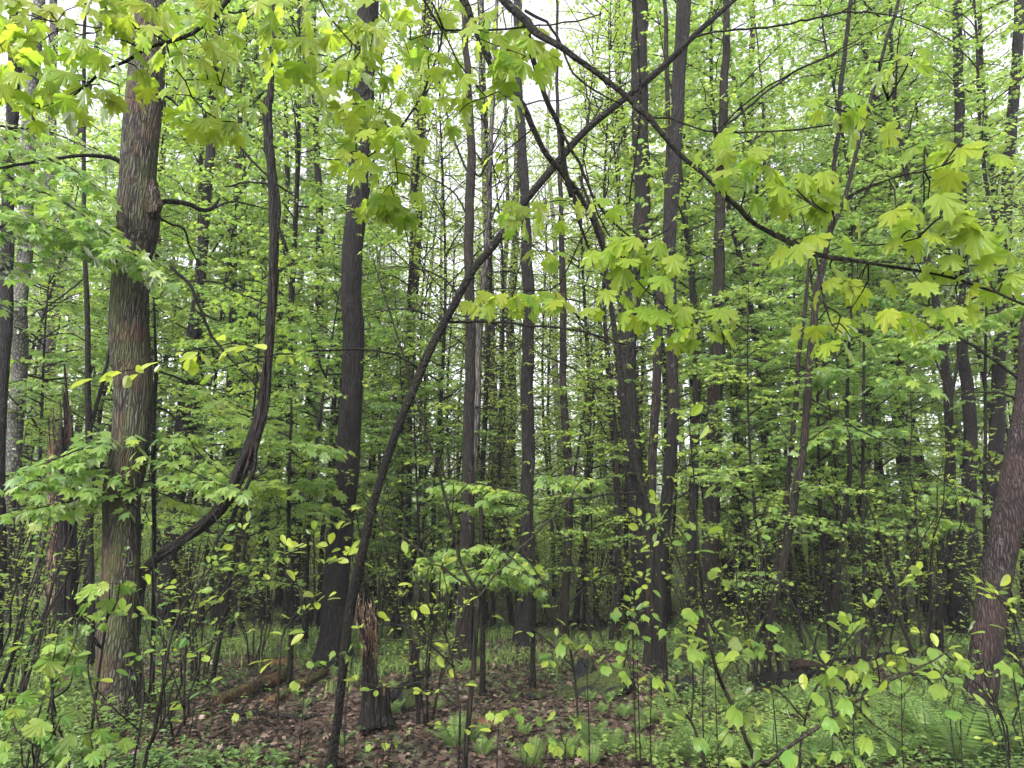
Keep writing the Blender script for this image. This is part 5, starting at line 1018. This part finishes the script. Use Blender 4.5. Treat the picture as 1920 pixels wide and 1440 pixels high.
# ------------------------------------------------------------------ fallen wood and stones
LOGS = []
def log(label, a, b, w0, w1, mk='log', lift=.7, bend=0, name='fallen_log', sides=28, rough=.12, ridge=.008, stubs=0, da=0, db=0, shag=.0):
    pa, pb = ground_at(*a), ground_at(*b); r0, r1 = w0 * .62 / F * depthof(pa), w1 * .62 / F * depthof(pb)
    pa = pa + UP * (r0 * lift + da); pb = pb + UP * (r1 * lift + db); m = (pa + pb) / 2 + np.array([0, bend, 0]); m[2] = max(m[2], float(hgt(m[0], m[1])) + (r0 + r1) * .25)
    Q, R = smooth([pa, m, pb], [r0, (r0 + r1) / 2, r1], .04); base = (pa + pb) / 2; Q2 = Q - base
    Q2[1:-1] += np.column_stack([vnoise(Q[1:-1] * 2 + k) - .5 for k in (1, 5, 9)]) * r0 * .8
    e = empty(name, base, label, 'log', 'fallen wood on the forest floor'); mb = MB(); LOGS.append((pa, pb)); tube(mb, Q2, R, sides, 0, rough, ridge, 5, 3, seed=w0, shag=shag); part('trunk', mb, [M[mk]], e)
    for k in range(stubs):
        i = rng.integers(2, len(Q2) - 2); d = np.array([rng.normal(0, .5), rng.normal(-.2, .4), rng.uniform(.2, 1)]); d /= np.linalg.norm(d); L = rng.uniform(.12, .4)
        s = MB(); tube(s, np.array([Q2[i], Q2[i] + d * L * .6 + rng.normal(0, .02, 3), Q2[i] + d * L]), [R[i] * .35, R[i] * .25, .004], 6, 0, .15); part('branch_stub', s, [M[mk]], e)
log('brown log lying flat left of the straight dark oak', (430, 1250), (640, 1246), 13, 15, 'log')
log('smooth reddish brown log slanting up to the right, thicker of the two slanting ones', (405, 1325), (532, 1272), 18, 19, 'log', .6)
log('thin brown log slanting beside the thicker reddish one', (505, 1325), (605, 1268), 16, 14, 'log', .8)
log('thin bare stick lying across the dead leaves left of the leaning tree', (390, 1336), (575, 1350), 8, 6, 'brown', .6, stubs=2)
log('dark mossy log curving beside the rotten stump', (735, 1325), (800, 1268), 24, 16, 'shaggy', .5, stubs=1)
log('brown rotting log half buried near the bottom centre', (872, 1345), (955, 1392), 20, 14, 'log', .3)
log('long black rotten log with an orange broken face at the lower right', (1375, 1290), (1600, 1282), 21, 25, 'char', .5, rough=.2, ridge=.015, stubs=3, shag=.02)
log('orange rotten chunk of wood on the black rotten log', (1490, 1272), (1550, 1270), 22, 20, 'rot', 1.1, rough=.25, ridge=.02, shag=.02)
log('black jagged branch lying right of the black rotten log', (1540, 1258), (1720, 1228), 14, 9, 'char', .8, stubs=5, rough=.2)
log('short black log end beside the seedlings at the lower right', (1560, 1305), (1640, 1318), 18, 10, 'char', .5)
log('distant mossy log lying flat behind the double trunk', (1330, 1172), (1620, 1180), 11, 9, 'log', .5, stubs=3)
log('distant bare log behind the straight black trunk', (975, 1180), (1190, 1172), 8, 9, 'dark', .8, stubs=5)
log('distant tangle branch leaning right of the thin wavy trunk', (1080, 1190), (1220, 1168), 7, 5, 'char', 1.2, stubs=8)
log('far fallen pole in the clearing left of the black wet trunk', (330, 1142), (560, 1136), 6, 6, 'log', .8, stubs=3)
log('far fallen pole between the black wet trunk and the straight dark oak', (560, 1150), (640, 1140), 6, 6, 'brown', .8)
log('dark log end in the shade right of the leaning pine', (1850, 1240), (1960, 1225), 22, 22, 'char', .5)
log('mossy log behind the broken stump', (760, 1240), (850, 1248), 10, 8, 'log', .5)
log('thin branch lying at the bottom left among dead leaves', (420, 1350), (560, 1370), 5, 4, 'brown', 1.0, stubs=2)
log('small dark branch on the leaf litter left of the bottom ferns', (300, 1400), (420, 1385), 6, 4, 'char', 1.0, stubs=2)
def rock(label, u, v, wx, hz, dy=1.0, rot=0, seed=0, tilt=0):
    g = ground_at(u, v); s = wx * .5 / F * depthof(g); th, ph = np.meshgrid(np.linspace(0, 2 * np.pi, 80, endpoint=False), np.linspace(.03, np.pi - .03, 50))
    d = np.stack([np.cos(th) * np.sin(ph), np.sin(th) * np.sin(ph), np.cos(ph)], -1).reshape(-1, 3)
    r = 1 + .55 * (vnoise(d * 1.6 + seed) - .5) + .22 * (vnoise(d * 4 + seed) - .5) + .08 * (vnoise(d * 11 + seed) - .5)
    q = np.random.default_rng(int(seed) + 5); pn = nz(q.normal(0, 1, (13, 3))); po = q.uniform(.62, 1.0, 13); cut = np.min(np.where(d @ pn.T > .05, po / np.maximum(d @ pn.T, .05), 9), axis=1)
    r = np.minimum(1.25, cut) * (1 + .16 * (vnoise(d * 5 + seed) - .5) + .10 * (vnoise(d * 14 + seed) - .5))
    V = d * r[:, None] * np.array([s, s * dy, hz * .5 / F * depthof(g) * 2.0])
    c, s_ = math.cos(rot), math.sin(rot); V = np.column_stack([V[:, 0] * c - V[:, 1] * s_, V[:, 0] * s_ + V[:, 1] * c, V[:, 2]]); V[:, 2] += V[:, 0] * tilt
    j, i = np.meshgrid(np.arange(80), np.arange(49)); k = lambda a, b: a * 80 + (b % 80)
    mb = MB(); mb.add(V, np.stack([k(i, j), k(i, j + 1), k(i + 1, j + 1), k(i + 1, j)], -1).reshape(-1, 4)[:, ::-1], 0, sm=True)
    o = solo('rock', mb, [M['rock']], g + UP * hz * .3 / F * depthof(g)); tag(o, label, 'rock', 'mossy rocks in front of the double trunk')
rock('upright dark grey rock, topmost of the rocks left of the double trunk', 1095, 1278, 40, 34, .8, .3, 1)
rock('largest wedge shaped rock with yellow green moss', 1128, 1305, 100, 36, .7, .1, 4, .28)
rock('dark flat rock at the left foot of the wedge shaped rock', 1056, 1312, 46, 24, .8, 0, 9)
rock('small low mossy rock, left end of the row of rocks', 1008, 1312, 40, 14, .8, 0, 12)
rock('small black rock between the mossy end rock and the dark flat rock', 968, 1312, 30, 10, .8, 0, 15)
rock('black rock at the right end of the wedge shaped rock', 1168, 1300, 40, 28, .9, .4, 18)
rock('rounded mossy rock right of the double trunk', 1290, 1305, 60, 28, .8, 0, 22)
rock('rounded mossy rock left of the black rotten log', 1375, 1290, 56, 26, .8, .4, 27)
rock('dark boulder half hidden beside the curved mossy log', 770, 1330, 50, 24, .8, .2, 31)

# ------------------------------------------------------------------ ground cover, litter, twigs (stuff)
def scatter_xy(n, y0, y1, power=1.6, fn=None):
    y = y0 + (y1 - y0) * rng.random(n) ** power; x = rng.uniform(-1, 1, n) * (y * .80 + 1.2)
    if fn is not None:
        k = rng.random(n) < fn(x, y); x, y = x[k], y[k]
    return x, y
x, y = scatter_xy(130000, 2.6, 18, 1.7); n = len(x); mb = MB(); a = rng.uniform(0, 6.28, n)
clump = vnoise(np.stack([x * 1.7, y * 1.7, x * 0], -1))
leafset(mb, T_LO + T_OV, np.column_stack([x, y, hgt(x, y) + rng.uniform(.0, .035, n)]), np.column_stack([np.cos(a), np.sin(a), rng.normal(.1, .3, n)]), UP + rng.normal(0, .38, (n, 3)), rng.uniform(.03, .075, n), np.clip(rng.normal(.34 + .25 * clump, .3, n), 0, 1), mat=0)
tag(solo('leaf_litter', mb, [M['litter']]), 'reddish brown dead leaves covering the forest floor', 'leaf litter', kind='stuff')
mb = MB(); x, y = scatter_xy(5000, 2.8, 16, 1.5); n = len(x); a = rng.uniform(0, 6.28, n)
twig_batch(mb, np.column_stack([x, y, hgt(x, y) + .015]), np.column_stack([np.cos(a), np.sin(a), rng.normal(.02, .08, n)]), rng.uniform(.08, .6, n), rng.uniform(.0015, .005, n), 0)
tag(solo('twig_litter', mb, [M['brown']]), 'small dead twigs strewn over the leaf litter', 'twigs', kind='stuff')

def green(x, y):
    n1 = vnoise(np.stack([x * .45 + 3, y * .45, x * 0 + 2], -1)); n2 = vnoise(np.stack([x * 1.6, y * 1.6, x * 0 + 7], -1)); u = x / np.maximum(y, .1)
    d = .62 + 1.4 * (n1 - .45) + .9 * (n2 - .5) + np.clip(u - .1, 0, .6) * .7 + np.clip(-u - .42, 0, .3) * 1.6
    bare = np.exp(-(((u + .18) / .17) ** 2 + ((y - 5.2) / 1.5) ** 2)) * 1.1 + np.exp(-(((u - .04) / .12) ** 2 + ((y - 7.5) / 2.4) ** 2)) * .9
    d = d - bare
    for pa, pb in LOGS:
        q = np.stack([x, y], -1); a, b = pa[:2], pb[:2]; t = np.clip(((q - a) @ (b - a)) / max(1e-6, (b - a) @ (b - a)), 0, 1); ds = np.linalg.norm(q - a - t[:, None] * (b - a), axis=1); fr = y < a[1] * (1 - t) + b[1] * t + .1
        d = d - 1.4 * np.exp(-(ds / np.where(fr, .38, .14)) ** 2)
    return np.clip(d, .02, 1)
mb = MB(); x, y = scatter_xy(105000, 2.7, 24, 1.5, green); n = len(x); hh = rng.uniform(.03, .16, n) * (1 + .5 * vnoise(np.stack([x, y, x * 0], -1)))
g = np.column_stack([x, y, hgt(x, y)]); tip = g + np.column_stack([rng.normal(0, .02, n), rng.normal(0, .02, n), hh])
tint = np.clip(.35 + .5 * vnoise(np.stack([x * .8, y * .8, x * 0 + 4], -1)) + rng.normal(0, .1, n) - .1, 0, 1)
for k in range(5):
    a = rng.uniform(0, 6.28, n); m = rng.random(n) < .85
    leafset(mb, T_OV + T_RH, (g + (tip - g) * rng.uniform(.45, 1, (n, 1)))[m], np.column_stack([np.cos(a), np.sin(a), rng.uniform(-.2, .6, n)])[m], (UP + rng.normal(0, .3, (n, 3)))[m], rng.uniform(.022, .058, n)[m], tint[m], mat=0)
tag(solo('ground_cover', mb, [M['herb']]), 'low green herbs and seedlings carpeting the floor', 'ground cover', kind='stuff')
mb = MB(); x, y = scatter_xy(26000, 7.5, 24, 1.2, lambda x, y: green(x, y) * (vnoise(np.stack([x * .7 + 9, y * .7, x * 0], -1)) > .52)); n = len(x); a = rng.uniform(0, 6.28, n)
for k in range(4):
    a = rng.uniform(0, 6.28, n); leafset(mb, T_BLADE, np.column_stack([x, y, hgt(x, y)]) + rng.normal(0, .03, (n, 3)) * [1, 1, 0], np.column_stack([np.cos(a) * .5, np.sin(a) * .5, np.full(n, 1.)]), np.column_stack([np.cos(a), np.sin(a), np.full(n, .3)]), rng.uniform(.05, .15, n), np.clip(rng.normal(.6, .15, n), 0, 1), mat=0)
tag(solo('grass', mb, [M['herb']]), 'yellow green grass tufts among the trunks', 'grass', kind='stuff')

# ------------------------------------------------------------------ repeats: understory, shrubs, far poles
TC = ('trunk', 'crown'); SFo = ('stem', 'foliage')
def jit(a, s): return a + rng.uniform(-s, s)
for key, D, us in (('maple_b', 8.4, [440, 1440, 2080]), ('maple_a', 9.6, [1560]), ('maple_a', 13.2, [345, 1740, 1930]), ('maple_a', 11.5, [60, 470, 740, 1400, 1640]), ('beech_b', 11.8, [150, 800, 1110, 1700]),
                   ('maple_c', 12.5, [-30, 200, 390, 600, 1480, 1660]), ('beech_a', 12, [690, 850, 980, 1110, 1240]), ('maple_a', 10.2, [560]), ('maple_b', 10.5, [455, 800, 1085, 1405, 1530]), ('maple_b', 13, [100, 520, 930, 1400]),
                   ('beech_b', 15, [40, 280, 480, 660, 900, 1160, 1300, 1600, 1900])):
    for u in us:
        ph = {'m': 'understory maple with layered green leaves', 'b': 'understory beech with fine yellow green leaves'}[key[0]]
        place(key, TC, jit(u, 25), jit(D, .5), 'understory_tree', ph, 'tree', 'leafy understory trees', s=rng.uniform(.85, 1.1) * (.82 if 740 < u < 1130 else 1))
for key, D, us in (('tall_a', 16, [-60, 120, 330, 520, 1290, 1450, 1590, 1730, 1880, 2000]), ('tall_a', 12, [1290, 1450, 1620, 1770, 1960, 560, 330]), ('tall_c', 14.5, [1350, 1490, 1620, 1760, 1900, 250, 480]), ('sparse', 12.5, [740, 820, 900, 980, 1060, 1130, 1190]), ('sparse', 20, [700, 760, 880, 960, 1070]), ('tall_b', 25, [700, 860, 1080]), ('tall_b', 13.5, [160, 460, 640, 1260, 1520, 1700, 1860]), ('tall_b', 19, [20, 230, 420, 610, 720, 1220, 1370, 1530, 1680, 1820, 1960]), ('tall_c', 24, [-40, 150, 300, 470, 650, 1180, 1300, 1430, 1560, 1700, 1850, 2000]), ('sparse', 17, [700, 790, 870, 950, 1040, 1120]), ('sparse', 22, [740, 830, 920, 1010, 1090, 1150])):
    for u in us: place(key, TC, jit(u, 22), jit(D, 1), 'leafy_tree', 'slender leafy tree in the middle distance', 'tree', 'leafy trees in the middle distance', s=rng.uniform(.85, 1.12))
for i, u in enumerate(np.linspace(-60, 1980, 28)):
    D = rng.uniform(19, 36); place('pole_' + 'abcd'[i % 4], TC, jit(u, 30), D, 'distant_tree', ('grey', 'reddish', 'thin dark', 'thick grey')[i % 4] + ' far pole trunk with bare side twigs', 'tree', 'far trunks with bare twigs', s=rng.uniform(.8, 1.15))
for key, D, us in (('shrub_a', 5.8, [10, 1580]), ('shrub_b', 7.0, [80, 800, 1400, 1900]), ('shrub_c', 5.2, [340, 1850]), ('shrub_d', 8.5, [30, 400, 1720]), ('shrub_b', 10, [100, 500, 730, 1110, 1290, 1480, 1640, 1830]),
                   ('shrub_d', 12, [20, 200, 360, 580, 760, 930, 1100, 1250, 1380, 1500, 1650, 1780, 1930]),  ('shrub_e', 13.5, list(range(-20, 1980, 150))), ('shrub_f', 17, list(range(20, 1980, 120))), ('shrub_e', 22, list(range(-40, 2000, 95))), ('shrub_f', 28, list(range(-10, 2000, 90)))):
    for u in us: place(key, SFo, jit(u, 28), jit(D, .6), 'shrub', 'thin stemmed shrub with small pale leaves', 'shrub', 'shrubs of the understory', s=rng.uniform(.8, 1.2) * (1.0 if D < 20 else 1.25))

# ------------------------------------------------------------------ far wood: one mass nobody could count
def far_wood():
    mb = MB(); n = 5200; y = 27 + 60 * rng.random(n) ** 1.15; x = rng.uniform(-1, 1, n) * (y * .85 + 4); t = rng.random(n)
    top = 22 + y * .06; u = x / y; hole = np.exp(-((u - .0) / .16) ** 2); top = top * (1 - .45 * hole)
    z = t ** 1.7 * top; g = hgt(x, y); keepz = rng.random(n) < (1.0 - .55 * z / top); x, y, z, g = x[keepz], y[keepz], z[keepz], g[keepz]; n = len(x)
    m = 90; cx = np.repeat(x, m); cyy = np.repeat(y, m); cz = np.repeat(z + g, m); s = np.repeat(rng.uniform(.6, 1.7, n), m); N = n * m
    off = rng.normal(0, 1, (N, 3)) * np.array([1, 1, .38]); p = np.column_stack([cx, cyy, cz]) + off * s[:, None]
    p[:, 2] = np.maximum(p[:, 2], hgt(p[:, 0], p[:, 1]) + .1); a = rng.uniform(0, 6.28, N)
    leafset(mb, T_RH, p, np.column_stack([np.cos(a), np.sin(a), rng.normal(-.2, .4, N)]), UP + rng.normal(0, .5, (N, 3)), rng.uniform(.13, .27, N), np.clip(np.repeat(rng.normal(.5, .2, n), m) + rng.normal(0, .12, N), 0, 1), mat=1)
    for k in range(170):
        yy = rng.uniform(30, 85); xx = rng.uniform(-1, 1) * (yy * .85 + 4); h = rng.uniform(15, 27); r = rng.uniform(.07, .2); gz = float(hgt(xx, yy)); zz = np.linspace(-.3, h, 9); le = rng.normal(0, .03)
        tube(mb, np.column_stack([xx + le * zz + .12 * np.sin(zz * .4 + k), yy + 0 * zz, gz + zz]), np.linspace(r, r * .35, 9), 7, 0, cap=False)
        q = 26; S_ = np.column_stack([np.full(q, xx), np.full(q, yy), gz + rng.uniform(2, h, q)]); S_[:, 0] += le * (S_[:, 2] - gz); aa = rng.uniform(0, 6.28, q)
        twig_batch(mb, S_, np.column_stack([np.cos(aa), np.sin(aa), rng.normal(.1, .25, q)]), rng.uniform(.7, 2.6, q), .016, .1)
    tag(solo('far_wood', mb, [M['far'], M['leaf_far']]), 'pale green mass of distant trees closing the view', 'wood', kind='stuff')
far_wood()

label_scatter()

hz = bpy.data.meshes.new('haze'); X0, X1, Y0, Y1, Z0, Z1 = -110, 110, -6, 112, -3, 36
hv = [(x, y, z) for x in (X0, X1) for y in (Y0, Y1) for z in (Z0, Z1)]
hz.from_pydata(hv, [], [(0, 1, 3, 2), (4, 6, 7, 5), (0, 4, 5, 1), (2, 3, 7, 6), (0, 2, 6, 4), (1, 5, 7, 3)])
hm, hn, hl = newmat('pale_air'); pv = hn.new('ShaderNodeVolumePrincipled'); pv.inputs['Density'].default_value = .0010; pv.inputs['Color'].default_value = (.92, .94, 1, 1)
ho = hn.new('ShaderNodeOutputMaterial'); hl.new(pv.outputs[0], ho.inputs['Volume']); hz.materials.append(hm)
HAZE = True
if HAZE:
    o = bpy.data.objects.new('haze', hz); link(o); tag(o, 'thin pale damp air between the trees', 'haze', kind='stuff')
